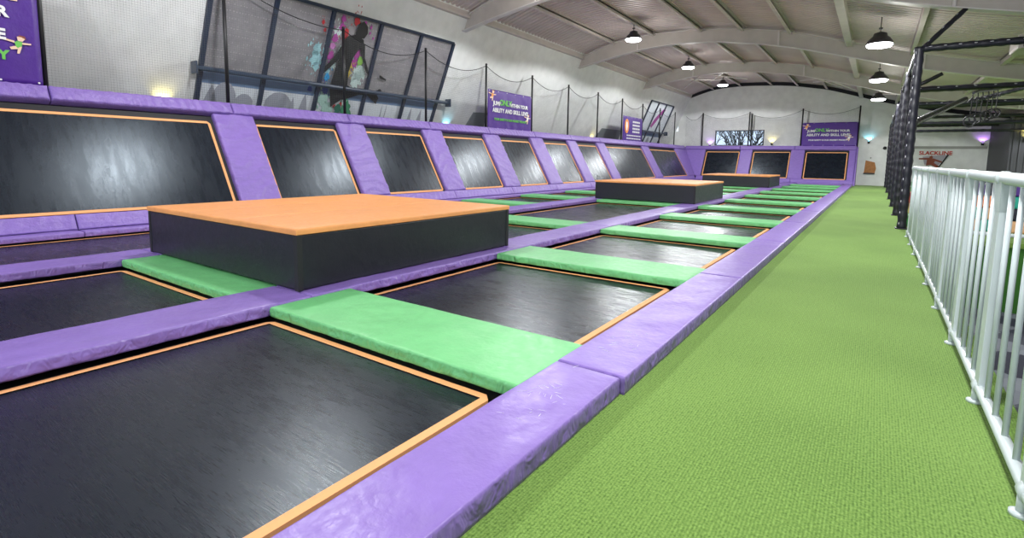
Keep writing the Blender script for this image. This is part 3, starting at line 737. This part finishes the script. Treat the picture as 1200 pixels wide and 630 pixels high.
body = [[(8.74, 4.49), (8.89, 4.39), (8.92, 4.24), (8.85, 4.12), (8.71, 4.10), (8.59, 4.14), (8.6, 4.31), (8.65, 4.44)],
        [(8.30, 3.98), (8.39, 4.10), (8.6, 4.16), (8.84, 4.09), (8.91, 3.95), (8.75, 3.82), (8.66, 3.65), (8.62, 3.29), (8.68, 2.98), (8.74, 2.75), (8.42, 2.5), (8.32, 2.42), (8.18, 2.91), (8.24, 3.45), (8.34, 3.8)],
        [(8.36, 4.02), (8.46, 3.80), (8.17, 3.45), (7.97, 3.22), (7.86, 3.12), (7.8, 3.19), (8.08, 3.52), (8.25, 3.85)],
        [(8.76, 4.09), (8.92, 3.98), (9.00, 3.7), (9.15, 3.49), (9.24, 3.32), (9.15, 3.36), (8.97, 3.61), (8.76, 3.93)],
        [(8.55, 3.05), (8.6, 2.62), (9.09, 2.80), (9.33, 2.83), (9.56, 2.71), (9.71, 2.62), (9.75, 2.78), (9.6, 2.95), (9.06, 2.96), (8.84, 2.92)],
        [(9.5, 2.9), (9.72, 3.02), (9.8, 2.98), (9.6, 2.85)], [(9.6, 3.36), (9.85, 3.28), (9.84, 3.24), (9.6, 3.29)]]
bm = bmesh.new()
for k, P in enumerate(body): fl(bm, P, .055 + k * .0025)
obj('silhouette', bm, M['ink_black'], mur)
# mirror of the mural on the far window (blurred violet figure)
mur2 = empty('splash_mural', onw(30.6, 2.6, .02), 'small violet paint splash figure on the far left window', 'mural')
bm = bmesh.new(); fl(bm, [(30.2, 3.2), (30.45, 3.1), (30.9, 3.6), (31.3, 4.1), (31.2, 4.25), (30.7, 3.9), (30.4, 3.6)], .02); fl(bm, [(30.9, 3.95), (31.4, 4.25), (31.6, 4.2), (31.0, 3.8)], .024); obj('paint_splash', bm, MI['m'], mur2)
# handrail tubes in front of the windows
for (ya, yb, lab) in ((5.0, 12.42, 'dark blue handrail tube across the large left window'), (28.2, 33.0, 'dark blue handrail tube across the far left window')):
    bm = bmesh.new(); tube(bm, [onw(ya, 2.93, .16), onw(yb, 2.93, .16)], .05, 12)
    for yy in (ya, yb): p = onw(yy, 2.93, .16); lathe(bm, (0, 0, 0), [(.0001, 0)] * 2, 4) if False else box(bm, p - V((.11, .015, .12)), p + V((.11, .015, .12)), .004)
    yy = ya + .35
    while yy < yb: tube(bm, [onw(yy, 2.93, .13), onw(yy, 2.93, .0)], .02, 6); yy += 1.37
    tag(obj('window_handrail', bm, M['navytube']), lab, 'handrail')
# grey lower panels on the wall
for i, P in enumerate(([(13.95, 2.72), (14.7, 2.75), (14.75, 1.9), (13.6, 1.9)], [(24.05, 2.74), (26.5, 2.76), (26.5, 1.9), (23.4, 1.9)])):
    bm = bmesh.new(); fl(bm, P, .002, .02)
    tag(obj('wall_panel', bm, M['greypanel']), ['small grey slanted panel low on the left wall, behind the second banner', 'wide grey panel low on the left wall, before the far banner'][i], 'panel', kind='structure')

# ------------------------------------------------------------------ net poles, nets
PXW = -10.5
py = [2.56 + 2.735 * i for i in range(-1, 12)]
for i, y in enumerate(py):
    ztop = 4.6 if y < 6 else 4.14
    bm = bmesh.new(); tube(bm, [(PXW, y, 2.1), (PXW, y, ztop)], .033, 10)
    t = obj('net_pole', bm, M['black'], None, True); tag(t, f'black vertical net pole on the left trampoline wall, {ORD[i]} from the camera', 'pole', 'net poles on the left wall')
    bm = bmesh.new(); lathe(bm, (PXW, y, ztop), [(.036, 0), (.036, .03), (.02, .045)], 10); obj('pole_cap', bm, M['rubber'], t)
def net(p0, p1, zt0, zt1, sag, zb, label, group):
    p0, p1 = V(p0), V(p1); L = (p1 - p0).length; d = (p1 - p0) / L; n = V((-d.y, d.x, 0)); N_ = 24; K = 8
    bm = bmesh.new(); uvl = bm.loops.layers.uv.new('UVMap'); g = []; uvs = {}
    for i in range(N_ + 1):
        s = i / N_; zt = zt0 + (zt1 - zt0) * s - sag * 4 * s * (1 - s); row = []
        for k in range(K + 1):
            f = k / K; bow = .03 * math.sin(math.pi * s) * math.sin(math.pi * f)
            z = zb + (zt - zb) * f; v_ = bm.verts.new(p0 + d * (L * s) + n * bow + V((0, 0, z))); uvs[v_] = (L * s + .5, (zt - zb) * f + .5 - .0); row.append(v_)
        g.append(row)
    for i in range(N_):
        for k in range(K):
            f = bm.faces.new((g[i][k], g[i + 1][k], g[i + 1][k + 1], g[i][k + 1]))
            for lp in f.loops: lp[uvl].uv = uvs[lp.vert]
    rope = [v_.co.copy() for v_ in [r_[-1] for r_ in g]]
    o = obj('safety_net', bm, M['net'], None, True); tag(o, label, 'net', group)
    bm = bmesh.new(); tube(bm, rope, .010, 6); obj('top_rope', bm, M['black'], o)
    return o
for i in range(len(py) - 1):
    a, b = py[i], py[i + 1]
    z0_ = 4.55 if a < 6 else 4.1; z1_ = 4.55 if b < 6 else 4.1
    net((PXW, a + .035, 0), (PXW, b - .035, 0), z0_, z1_, .3 if z0_ < 4.5 else .18, 2.12, f'sagging black net panel on the left wall, {ORD[i]} from the camera', 'net panels on the left wall')
bp = [(-9.35, 4.2), (-6.58, 4.18), (-6.43, 4.06), (-3.73, 4.26), (-.97, 4.32)]
for i, (x, z) in enumerate(bp):
    bm = bmesh.new(); tube(bm, [(x, 34.68, 2.1), (x, 34.68, z)], .04, 10)
    t = obj('net_pole', bm, M['black'], None, True); tag(t, f'black net pole on the end wall, {ORD[i]} from the left', 'pole', 'net poles on the end wall')
    bm = bmesh.new(); lathe(bm, (x, 34.68, z), [(.043, 0), (.043, .03), (.02, .045)], 10); obj('pole_cap', bm, M['rubber'], t)
for i, (a, b) in enumerate((((PXW + .04, 4.1), bp[0]), (bp[0], bp[1]), (bp[2], bp[3]), (bp[3], bp[4]))):
    net((a[0] + .045, 34.68 if i else 34.66, 0), (b[0] - .045, 34.68, 0), a[1] - .04, b[1] - .04, .3, 2.12, f'sagging black net panel above the end wall, {ORD[i]} from the left', 'net panels on the end wall')

# ------------------------------------------------------------------ banners
def banner(origin, U, Wd, Ht, N, label, draw, seed=0, eye=6):
    o0, U, N = V(origin), V(U), V(N); W = V((0, 0, 1))
    t = empty('banner', o0 + U * Wd / 2, label, 'banner', 'purple banners')
    bm = bmesh.new(); nx, nz = 40, 20; g = []
    for side in (0, .006):
        gg = []
        for i in range(nx + 1):
            gg.append([bm.verts.new(o0 + U * (Wd * i / nx) + W * (Ht * k / nz) + N * (side + .012 * noise.noise(V((i / 5 + seed, k / 7 + i / 9, seed))))) for k in range(nz + 1)])
        g.append(gg)
    for s_, gg in enumerate(g):
        for i in range(nx):
            for k in range(nz): bm.faces.new((gg[i][k], gg[i + 1][k], gg[i + 1][k + 1], gg[i][k + 1]))
    rim = [(i, 0) for i in range(nx)] + [(nx, k) for k in range(nz)] + [(i, nz) for i in range(nx, 0, -1)] + [(0, k) for k in range(nz, 0, -1)]
    for q in range(len(rim)):
        a, b = rim[q], rim[(q + 1) % len(rim)]
        bm.faces.new((g[0][a[0]][a[1]], g[0][b[0]][b[1]], g[1][b[0]][b[1]], g[1][a[0]][a[1]]))
    bmesh.ops.recalc_face_normals(bm, faces=bm.faces)
    obj('cloth', bm, M['banner'], t, True)
    for i in range(eye):
        for z in (.04, Ht - .04):
            p = o0 + U * (.05 + (Wd - .1) * i / (eye - 1)) + W * z + N * .012
            bm = bmesh.new(); tube(bm, [p, p + N * .012], .014, 8); obj('eyelet', bm, M['ink_white'], t)
    draw(t, lambda u, z, n=.024: o0 + U * u + W * z + N * n, U, W, N)
    return t
def kid(t, P, U, W, N, u, z, s, flip=1, shirt='ink_green'):
    """small printed jumping child"""
    def pol(pts, m, nm, n=.0):
        bm = bmesh.new(); flat(bm, P(u, z) + N * n, U, W, N, [(a * s * flip, b * s) for a, b in pts], .002)
        bmesh.ops.recalc_face_normals(bm, faces=bm.faces); obj(nm, bm, M[m], t)
    pol([(-.05, .0), (.0, -.06), (.12, .02), (.14, .16), (.0, .2), (-.08, .12)], shirt, 'printed_shirt', .002)
    pol([(-.08, -.0), (.12, .0), (.10, -.08), (.04, -.26), (-.03, -.26), (.0, -.1), (-.18, -.14), (-.22, -.06)], 'ink_skin', 'printed_legs')
    pol([(-.35, .17), (-.07, .11), (-.07, .18), (-.34, .23)], 'ink_skin', 'printed_arm'); pol([(.13, .08), (.38, .1), (.38, .15), (.13, .15)], 'ink_skin', 'printed_arm')
    pol([(.02, .2), (.14, .18), (.24, .3), (.12, .36), (.0, .34)], 'ink_skin', 'printed_head'); pol([(.02, .35), (.12, .34), (.26, .27), (.22, .38), (.08, .4)], 'ink_brown', 'printed_hair', .002)
def draw_main(wd, lc='ink_green'):
    def f(t, P, U, W, N):
        text_obj('JUMP', .19, M['ink_white'], P(.48, .84), U, W, N, t, bold=.006)
        text_obj('ONLY', .26, M['ink_green'], P(.97, .88), U, W, N, t, bold=.008)
        text_obj('WITHIN YOUR', .17, M['ink_white'], P(1.75, .84), U, W, N, t, bold=.006)
        text_obj('ABILITY AND SKILL LEVEL', .19, M['ink_white'], P(1.32, .62), U, W, N, t, bold=.006)
        text_obj('YOUR SAFETY IS OUR HIGHEST PRIORITY', .105, M[lc], P(1.3, .33), U, W, N, t, bold=.003)
        kid(t, P, U, W, N, .2, 1.05, .55, 1, 'ink_orange'); kid(t, P, U, W, N, 2.3, .42, .55, 1, 'ink_white')
    return f
XN = PXW + .045
banner((XN, 13.54, 2.13), (0, 1, 0), 2.58, 1.27, (1, 0, 0), 'purple rule banner with white and green lettering on the left wall net', draw_main(2.6), 3)
def draw3(t, P, U, W, N):
    bm = bmesh.new(); flat(bm, P(.45, .75), U, W, N, [(.27 * math.cos(a * .3142), .36 * math.sin(a * .3142)) for a in range(20)], .003); obj('orange_oval', bm, M['ink_orange'], t)
    bm = bmesh.new(); flat(bm, P(.45, .75) + N * .003, U, W, N, [(.1, .0), (.05, .2), (-.07, .22), (-.1, .02), (-.06, -.22), (.05, -.2)], .002); obj('printed_figure', bm, M['ink_white'], t)
    for z, s in ((1.0, .15), (.83, .14), (.66, .14), (.5, .14)):
        bm = bmesh.new()
        for q in range(5): flat(bm, P(1.2 + q * .2, z), U, W, N, [(0, -.045), (.16, -.045), (.16, .045), (0, .045)], .003)
        o = obj('lettering', bm, M['ink_white'], t)
    for z in (.3, .15):
        bm = bmesh.new()
        for q in range(8): flat(bm, P(.45 + q * .24, z), U, W, N, [(0, -.03), (.19, -.03), (.19, .03), (0, .03)], .003)
        obj('small_print', bm, M['ink_white'], t)
banner((XN, 24.5, 2.13), (0, 1, 0), 2.55, 1.24, (1, 0, 0), 'far purple banner with an orange oval and white lettering on the left wall', draw3, 5)
def draw1(t, P, U, W, N):
    text_obj('R', .20, M['ink_white'], P(2.22, 1.0), U, W, N, t, bold=.01)
    text_obj('E', .20, M['ink_white'], P(2.19, .68), U, W, N, t, bold=.01)
    text_obj('Y', .17, M['ink_green'], P(2.2, .39), U, W, N, t, bold=.01)
    kid(t, P, U, W, N, 2.36, .54, .40); 
    bm = bmesh.new(); flat(bm, P(2.32, 1.22), U, W, N, [(-.2, -.04), (.08, -.04), (.08, -.01), (0, .01), (0, .12), (-.15, .12), (-.2, .03)], .002); obj('printed_figure', bm, M['ink_skin'], t)
    bm = bmesh.new(); flat(bm, P(2.2, 1.3), U, W, N, [(-.1, -.04), (.1, -.04), (.1, .04), (-.1, .04)], .003); obj('printed_shirt', bm, M['ink_orange'], t)
banner((XN, -.1, 2.16), (0, 1, 0), 2.62, 1.6, (1, 0, 0), 'nearest purple banner at the left picture edge with a jumping child print', draw1, 8, 7)
banner((-3.69, 34.62, 2.16), (1, 0, 0), 2.70, 1.32, (0, -1, 0), 'wide purple rule banner with white lettering above the end wall', draw_main(2.7, 'ink_white'), 9)

# ------------------------------------------------------------------ lamps
def lamp(x, y, z, label, light=True):
    t = empty('pendant_lamp', (x, y, z), label, 'lamp', 'pendant lamps')
    zt = ev(TOP, x) - .06
    bm = bmesh.new(); lathe(bm, (x, y, z), [(.27, -.01), (.275, .02), (.25, .06), (.21, .12), (.15, .17), (.13, .24), (.05, .27)], 28); obj('housing', bm, M['lamp'], t, True)
    bm = bmesh.new(); lathe(bm, (x, y, z), [(.14, -.085), (.24, -.07), (.268, -.03), (.262, -.0105)], 28); obj('diffuser', bm, M['glow'], t, True)
    bm = bmesh.new(); tube(bm, [(x, y, z + .27), (x, y, zt)], .012, 6); obj('rod', bm, M['lamp'], t)
    bm = bmesh.new(); box(bm, (x - .04, y - .025, z + .33), (x + .04, y + .025, z + .37)); obj('hanger', bm, M['lamp'], t)
    ld = bpy.data.lights.new('lamp_light', 'SPOT'); ld.energy = 455; ld.spot_size = math.radians(164); ld.spot_blend = .05; ld.shadow_soft_size = .22; ld.color = (.96, .98, 1)
    lo = bpy.data.objects.new('lamp_light', ld); COL.objects.link(lo); lo.parent = t; lo.location = (0, 0, -.30)
    gd = bpy.data.lights.new('lamp_fill', 'POINT'); gd.energy = 44; gd.specular_factor = .3; gd.shadow_soft_size = .25; gd.color = (1, .97, .92)  # added omni fill below each lamp, brightening the ceiling
    go = bpy.data.objects.new('lamp_fill', gd); COL.objects.link(go); go.parent = t; go.location = (0, 0, -.36)
for i, y in enumerate((-1.6, 4.8, 11.2, 17.6, 24.0, 30.4)):
    lamp(-7.25, y, 5.36, f'round high-bay pendant lamp over the left trampoline lane, {ORD[i]} of its row')
for i, y in enumerate((-3.8, 2.6, 9.0, 15.4, 21.8, 28.2)):
    lamp(-.17, y, 4.03, f'round high-bay pendant lamp over the carpet walkway, {ORD[i]} of its row')
for i, y in enumerate((21.8, 28.2)):  # added out of view to brighten the right part of the end wall
    lamp(6.6, y, 2.95, f'added unseen pendant lamp on the far right brightening the end wall, {ORD[i]} of its row')
# coloured wall uplights
def uplight(p, n, col, label, e=14, up_=(0, 0, 1)):
    p, n = V(p), V(n); t = empty('wall_uplight', p, label, 'wall light', 'small coloured wall uplights')
    bm = bmesh.new(); s = V((-n.y, n.x, 0)).normalized()
    a = p + n * .0; hexa(bm, [a - s * .05, a + s * .05, a + s * .05 + n * .05, a - s * .05 + n * .05, a - s * .06 + V((0, 0, .12)), a + s * .06 + V((0, 0, .12)), a + s * .06 + n * .10 + V((0, 0, .12)), a - s * .06 + n * .10 + V((0, 0, .12))])
    bmesh.ops.recalc_face_normals(bm, faces=bm.faces); obj('fitting', bm, M['black'], t)
    bm = bmesh.new(); q = a + n * .07 + V((0, 0, .121)); box(bm, q - V((.03, .03, 0)), q + V((.03, .03, .008))); obj('lens', bm, emit_mat('uplight_lens', col, 4), t)
    ld = bpy.data.lights.new('uplight_light', 'SPOT'); ld.energy = e; ld.color = col; ld.spot_size = math.radians(120); ld.spot_blend = .6; ld.shadow_soft_size = .03
    lo = bpy.data.objects.new('uplight_light', ld); COL.objects.link(lo); lo.parent = t; lo.location = n * .10 + V((0, 0, .16)); lo.rotation_euler = (-n).to_track_quat('-Z', 'Y').to_euler() if False else (V((0, 0, 1)) - n * .35).to_track_quat('-Z', 'Y').to_euler()
YE, CYN, VIO = (1, .85, .25), (.25, .8, 1), (.55, .25, 1)
for (y, col, nm) in ((4.57, YE, 'yellow uplight on the left wall before the large window'), (12.77, CYN, 'cyan uplight on the left wall just past the large window'), (23.33, YE, 'yellow uplight on the left wall before the far banner')):
    uplight(onw(y, 1.98, .012), (1, 0, 0), col, nm, 22)
for (x, z, col, nm) in ((-8.9, 2.12, VIO, 'violet uplight on the end wall left of the window'), (-5.3, 2.22, YE, 'yellow uplight on the end wall right of the window'), (-.46, 2.3, CYN, 'cyan uplight on the end wall above the carpet'), (4.25, 2.2, VIO, 'violet uplight on the end wall by the dark clad block')):
    uplight((x, 34.98 if x < 4 else 34.95, z), (0, -1, 0), col, nm, 10)
uplight((5.0, 29.96, 2.2), (0, -1, 0), YE, 'yellow uplight on the dark clad block', 40)

# ------------------------------------------------------------------ white railing
RX = .515
t = empty('white_railing', (RX, 5, 0), 'white tubular railing with upright bars along the right of the carpet walkway', 'railing')
posts = [3.44 + 1.052 * k for k in range(-6, 8)]
def railpart(name, f, label=None):
    bm = bmesh.new(); f(bm); o = obj(name, bm, M['white'], t, True); return o
railpart('top_rail', lambda bm: tube(bm, [(RX, posts[0], 1.14), (RX, posts[-1], 1.14)], .030, 14))
railpart('bottom_rail', lambda bm: tube(bm, [(RX, posts[0], .085), (RX, posts[-1], .085)], .024, 12))
for y in posts:
    bm = bmesh.new(); box(bm, (RX - .014, y - .055, .06), (RX + .014, y + .055, 1.10), .003)
    hexa(bm, [(RX - .015, y - .056, .98), (RX + .015, y - .056, .98), (RX + .015, y + .056, .98), (RX - .015, y + .056, .98), (RX - .024, y - .095, 1.125), (RX + .024, y - .095, 1.125), (RX + .024, y + .095, 1.125), (RX - .024, y + .095, 1.125)])
    obj('post', bm, M['white'], t)
    bm = bmesh.new(); tube(bm, [(RX, y - .035, 1.14), (RX, y + .035, 1.14)], .035, 14); obj('collar', bm, M['white'], t, True); bm = bmesh.new(); tube(bm, [(RX, y - .03, .085), (RX, y + .03, .085)], .031, 12); obj('collar', bm, M['white'], t, True)
    bm = bmesh.new(); tube(bm, [(RX - .012, y, .075), (RX - .012, y, .012)], .016, 10); lathe(bm, (RX - .012, y, 0), [(.034, 0), (.034, .012), (.02, .016)], 16); obj('foot', bm, M['white'], t, True)
for a in posts[:-1]:
    for k in range(1, 5):
        y = a + 1.052 * k / 5
        bm = bmesh.new(); tube(bm, [(RX, y, .10), (RX, y, 1.125)], .0115, 8); obj('bar', bm, M['white'], t, True)
# low rail beyond the drop
bm = bmesh.new(); tube(bm, [(.75, 11.06, .12), (8.9, 11.06, .12)], .03, 10)
for k in range(7): tube(bm, [(.85 + k * 1.3, 11.06, .0), (.85 + k * 1.3, 11.06, .12)], .02, 8)
tag(obj('low_white_rail', bm, M['white'], None, True), 'low white tube rail on the green edge beyond the drop', 'rail')

# ------------------------------------------------------------------ black padded frame (climbing rig)
rig = empty('obstacle_frame', (.47, 12.1, 0), 'tall black padded obstacle frame standing beyond the white railing', 'frame')
def wrap(a, b, r, name='post', lace=True, dens=.2):
    a, b = V(a), V(b); L = (b - a).length; n = max(4, int(L / .045)); d = (b - a) / L
    bm = bmesh.new(); pts = [a + d * (L * i / n) for i in range(n + 1)]
    tube(bm, pts, [r * (1 + .07 * math.sin(i * .045 / dens * 2 * math.pi)) for i in range(n + 1)], 14)
    o = obj(name, bm, M['blackpad'], rig, True)
    if lace:
        bm = bmesh.new(); k = int(L / dens)
        s = V((-1, -1.2, .0)); s = (s - d * s.dot(d)); s = (s + V((0, 0, .4)) - d * V((0, 0, .4)).dot(d)).normalized() * (r * 1.0)
        for i in range(k):
            p = a + d * (L * (i + .5) / k) + s; q = d * .022
            tube(bm, [p - q, p, p + q], [.003, .0065, .003], 6)
        ob = obj('lacing', bm, M['lace'], o); ob['label'] = 'white lacing dots'
    return o
RPX = .47
for y, z in ((12.1, 3.30), (15.2, 3.30), (18.3, 3.30), (22.0, 3.2), (27.0, 3.2), (33.0, 3.2)):
    wrap((RPX, y, .0), (RPX, y, z), .075 if y < 13 else .08, lace=y < 13)
for y in (12.1, 18.3, 22, 27, 33):
    wrap((6.2, y, .0), (6.2, y, 3.2), .08, lace=False)
wrap((RPX, 12.2, 3.24), (RPX, 18.2, 3.24), .06, 'side_beam', False)
wrap((RPX, 22, 3.14), (RPX, 33, 3.14), .06, 'side_beam', False)
wrap((RPX + .05, 12.1, 3.27), (6.2, 12.1, 3.27), .062, 'cross_beam', True, .2)
for y, z in ((15.2, 2.9), (18.3, 3.22), (18.4, 2.85), (22, 3.1), (27, 3.1), (33, 3.1), (24.5, 2.7), (30, 2.7)):
    wrap((RPX + .05, y, z), (6.2, y, z), .06, 'cross_beam', y < 19, .3)
wrap((RPX + .02, 12.15, 1.95), (1.75, 17.9, 2.9), .06, 'brace', True, .25)
wrap((RPX + .05, 12.15, 3.28), (1.07, 12.3, 3.93), .042, 'brace', True, .22)
wrap((RPX + .05, 18.2, 3.2), (1.25, 18.2, 3.62), .05, 'brace', False)
wrap((4.4, 12.2, 3.2), (2.0, 18.2, 2.9), .05, 'brace', False)
# base blocks
for y in (12.1, 15.2, 18.3, 22.0, 27.0):
    bm = bmesh.new(); box(bm, (RPX - .1, y - .12, 0), (RPX + .1, y + .12, .02), .004); obj('base_plate', bm, M['steel'], rig)
# hanging rings
for i, (x, y, z) in enumerate(((1.36, 13, 2.02), (1.5, 13.6, 2.1), (1.64, 14.2, 2.16), (1.8, 14.8, 2.24), (1.95, 15.4, 2.32), (2.1, 16, 2.38))):
    t = empty('gym_ring', (x, y, z), f'black hanging gym ring under the obstacle frame, {ORD[i]} from the left', 'ring', 'hanging gym rings')
    bm = bmesh.new(); R_ = .10
    tube(bm, [(x + R_ * math.cos(a * .3142) * .85, y, z + R_ * math.sin(a * .3142)) for a in range(21)], .014, 8, False); obj('hoop', bm, M['black'], t, True)
    bm = bmesh.new(); tube(bm, [(x, y, z + .12), (x + .01, y, z + .45), (x, y, z + .52)], .010, 6); obj('strap', bm, M['black'], t)
    bm = bmesh.new(); tube(bm, [(x - .05, y, z + .34), (x, y + .02, z + .42), (x + .05, y, z + .37)], .022, 6); obj('buckle', bm, M['steel'], t)
bm = bmesh.new(); tube(bm, [(1.36, 12.9, 2.53), (1.5, 13.6, 2.63), (1.8, 14.8, 2.77), (2.1, 16.1, 2.92), (2.4, 17.4, 3.1)], .025, 8); obj('ring_rail', bm, M['steel'], rig)
# heater unit on the right
t = empty('air_unit', (2.5, 14.0, 3.15), 'grey air handling unit hanging under the roof at the right picture edge', 'air unit')
bm = bmesh.new(); box(bm, (2.0, 13.7, 3.40), (3.1, 14.5, 3.66), .03); obj('casing', bm, M['purlin'], t)
bm = bmesh.new()
for k in range(5): box(bm, (2.08 + k * .2, 13.69, 3.43), (2.2 + k * .2, 13.70, 3.63))
obj('grille', bm, M['steel'], t)
bm = bmesh.new()
for x in (2.2, 2.9): tube(bm, [(x, 14.1, 3.66), (x, 14.1, ev(TOP, x) + .02)], .012, 6)
obj('hanger_rods', bm, M['steel'], t)

# ------------------------------------------------------------------ end wall fittings
t = empty('slackline_sign', (2.5, 34.96, 1.2), 'red and black SLACKLINE wall sign with a balancing figure on the end wall', 'sign')
text_obj('SLACKLINE', .27, M['red'], (2.46, 34.985, 1.80), (1, 0, 0), (0, 0, 1), (0, -1, 0), t, bold=.008)
def wallflat(bm, P, n=0, th=.01): flat(bm, (0, 34.995 - n, 0), (1, 0, 0), (0, 0, 1), (0, -1, 0), P, th)
bm = bmesh.new(); wallflat(bm, [(1.95, 1.62), (2.95, 1.72), (2.6, 1.15), (2.05, 1.2)]); obj('backing', bm, plain('pale_grey_backing', (.42, .40, .46), .7), t)
bm = bmesh.new()
for k, P in enumerate(([(2.22, 1.6), (2.3, 1.68), (2.38, 1.62), (2.35, 1.52), (2.26, 1.52)], [(1.80, 1.54), (2.2, 1.56), (2.42, 1.53), (2.76, 1.38), (2.74, 1.30), (2.48, 1.40), (2.44, 1.30), (2.70, 1.10), (2.56, 1.05), (2.3, 1.19), (2.12, 1.16), (2.14, 1.46), (1.80, 1.47)])): wallflat(bm, P, .011 + k * .003)
obj('figure', bm, M['ink_brown'], t)
bm = bmesh.new(); wallflat(bm, [(2.95, 1.75), (3.02, 1.72), (2.68, 1.08), (2.62, 1.08)], .02); obj('slash', bm, M['black'], t)
t = empty('notice_board', (-.3, 34.95, .62), 'brown wooden board with a dark ledge low on the end wall beside the carpet', 'board')
bm = bmesh.new(); wallflat(bm, [(-.56, .70), (-.06, .70), (-.02, .95), (-.10, 1.28), (-.52, 1.38)], 0, .03); obj('board', bm, M['wood'], t)
bm = bmesh.new(); box(bm, (-.58, 34.90, .63), (-.06, 34.995, .70)); obj('ledge', bm, M['black'], t)
bm = bmesh.new(); box(bm, (-.33, 34.98, 1.48), (-.27, 34.995, 1.56)); tag(obj('light_switch', bm, M['wallgrey']), 'small grey switch plate above the brown board', 'switch')
bm = bmesh.new(); bmesh.ops.create_uvsphere(bm, u_segments=16, v_segments=10, radius=.085, matrix=Matrix.Translation((.29, 34.94, 2.06)))
tag(obj('wall_bell', bm, M['black'], None, True), 'small round black bell on the end wall near the obstacle frame', 'bell')

# ------------------------------------------------------------------ soft play blocks beyond the drop
cols = {'orange': (.85, .22, .05), 'teal': (.02, .38, .28), 'green': (.03, .32, .06), 'purple': (.09, .03, .25), 'peach': (.85, .48, .25), 'black': (.015, .015, .03), 'red': (.6, .05, .03)}
MB_ = {k: vinyl(k + '_soft_vinyl', c, .45, .15) for k, c in cols.items()}
rr = random.Random(21)
grid = [['green', 'orange', 'red', 'green'], ['black', 'peach', 'teal', 'purple'], ['peach', 'teal', 'orange', 'purple'], ['teal', 'peach', 'orange', 'black'], ['peach', 'black', 'teal', 'purple'], ['black', 'orange', 'green', 'purple'], ['teal', 'peach', 'green', 'orange']]
for i, colm in enumerate(grid):
    for k, cn in enumerate(colm):
        x0_ = .57 + i * .36 + (.03 if k % 2 else 0); z0_ = k * .22
        bm = bmesh.new(); pad_mesh(bm, (x0_, 12.75, z0_ + .002), (x0_ + .34, 12.75, z0_ + .002), (x0_ + .34, 13.2, z0_ + .002), (x0_, 13.2, z0_ + .002), .214, .03, .12, .003, seed=i * 5 + k)
        tag(obj('soft_block', bm, MB_[cn], None, True), f'{cn} soft play block behind the railing, {ORD[i]} column from the left, {["bottom", "second", "third", "top"][k]} layer', 'block', 'soft play blocks beyond the railing')

# ------------------------------------------------------------------ world and view
w = bpy.data.worlds.new('world'); S.world = w; w.use_nodes = True
bg = w.node_tree.nodes['Background']; bg.inputs[0].default_value = (.80, .88, 1, 1); bg.inputs[1].default_value = 1.5
vs = S.view_settings; vs.view_transform = 'Standard'; vs.look = 'None'; vs.gamma = 1; vs.use_curve_mapping = False; vs.exposure = 0
c = S.cycles; c.use_denoising = True; c.max_bounces = 8; c.diffuse_bounces = 5; c.glossy_bounces = 3; c.transparent_max_bounces = 12; c.sample_clamp_indirect = 8
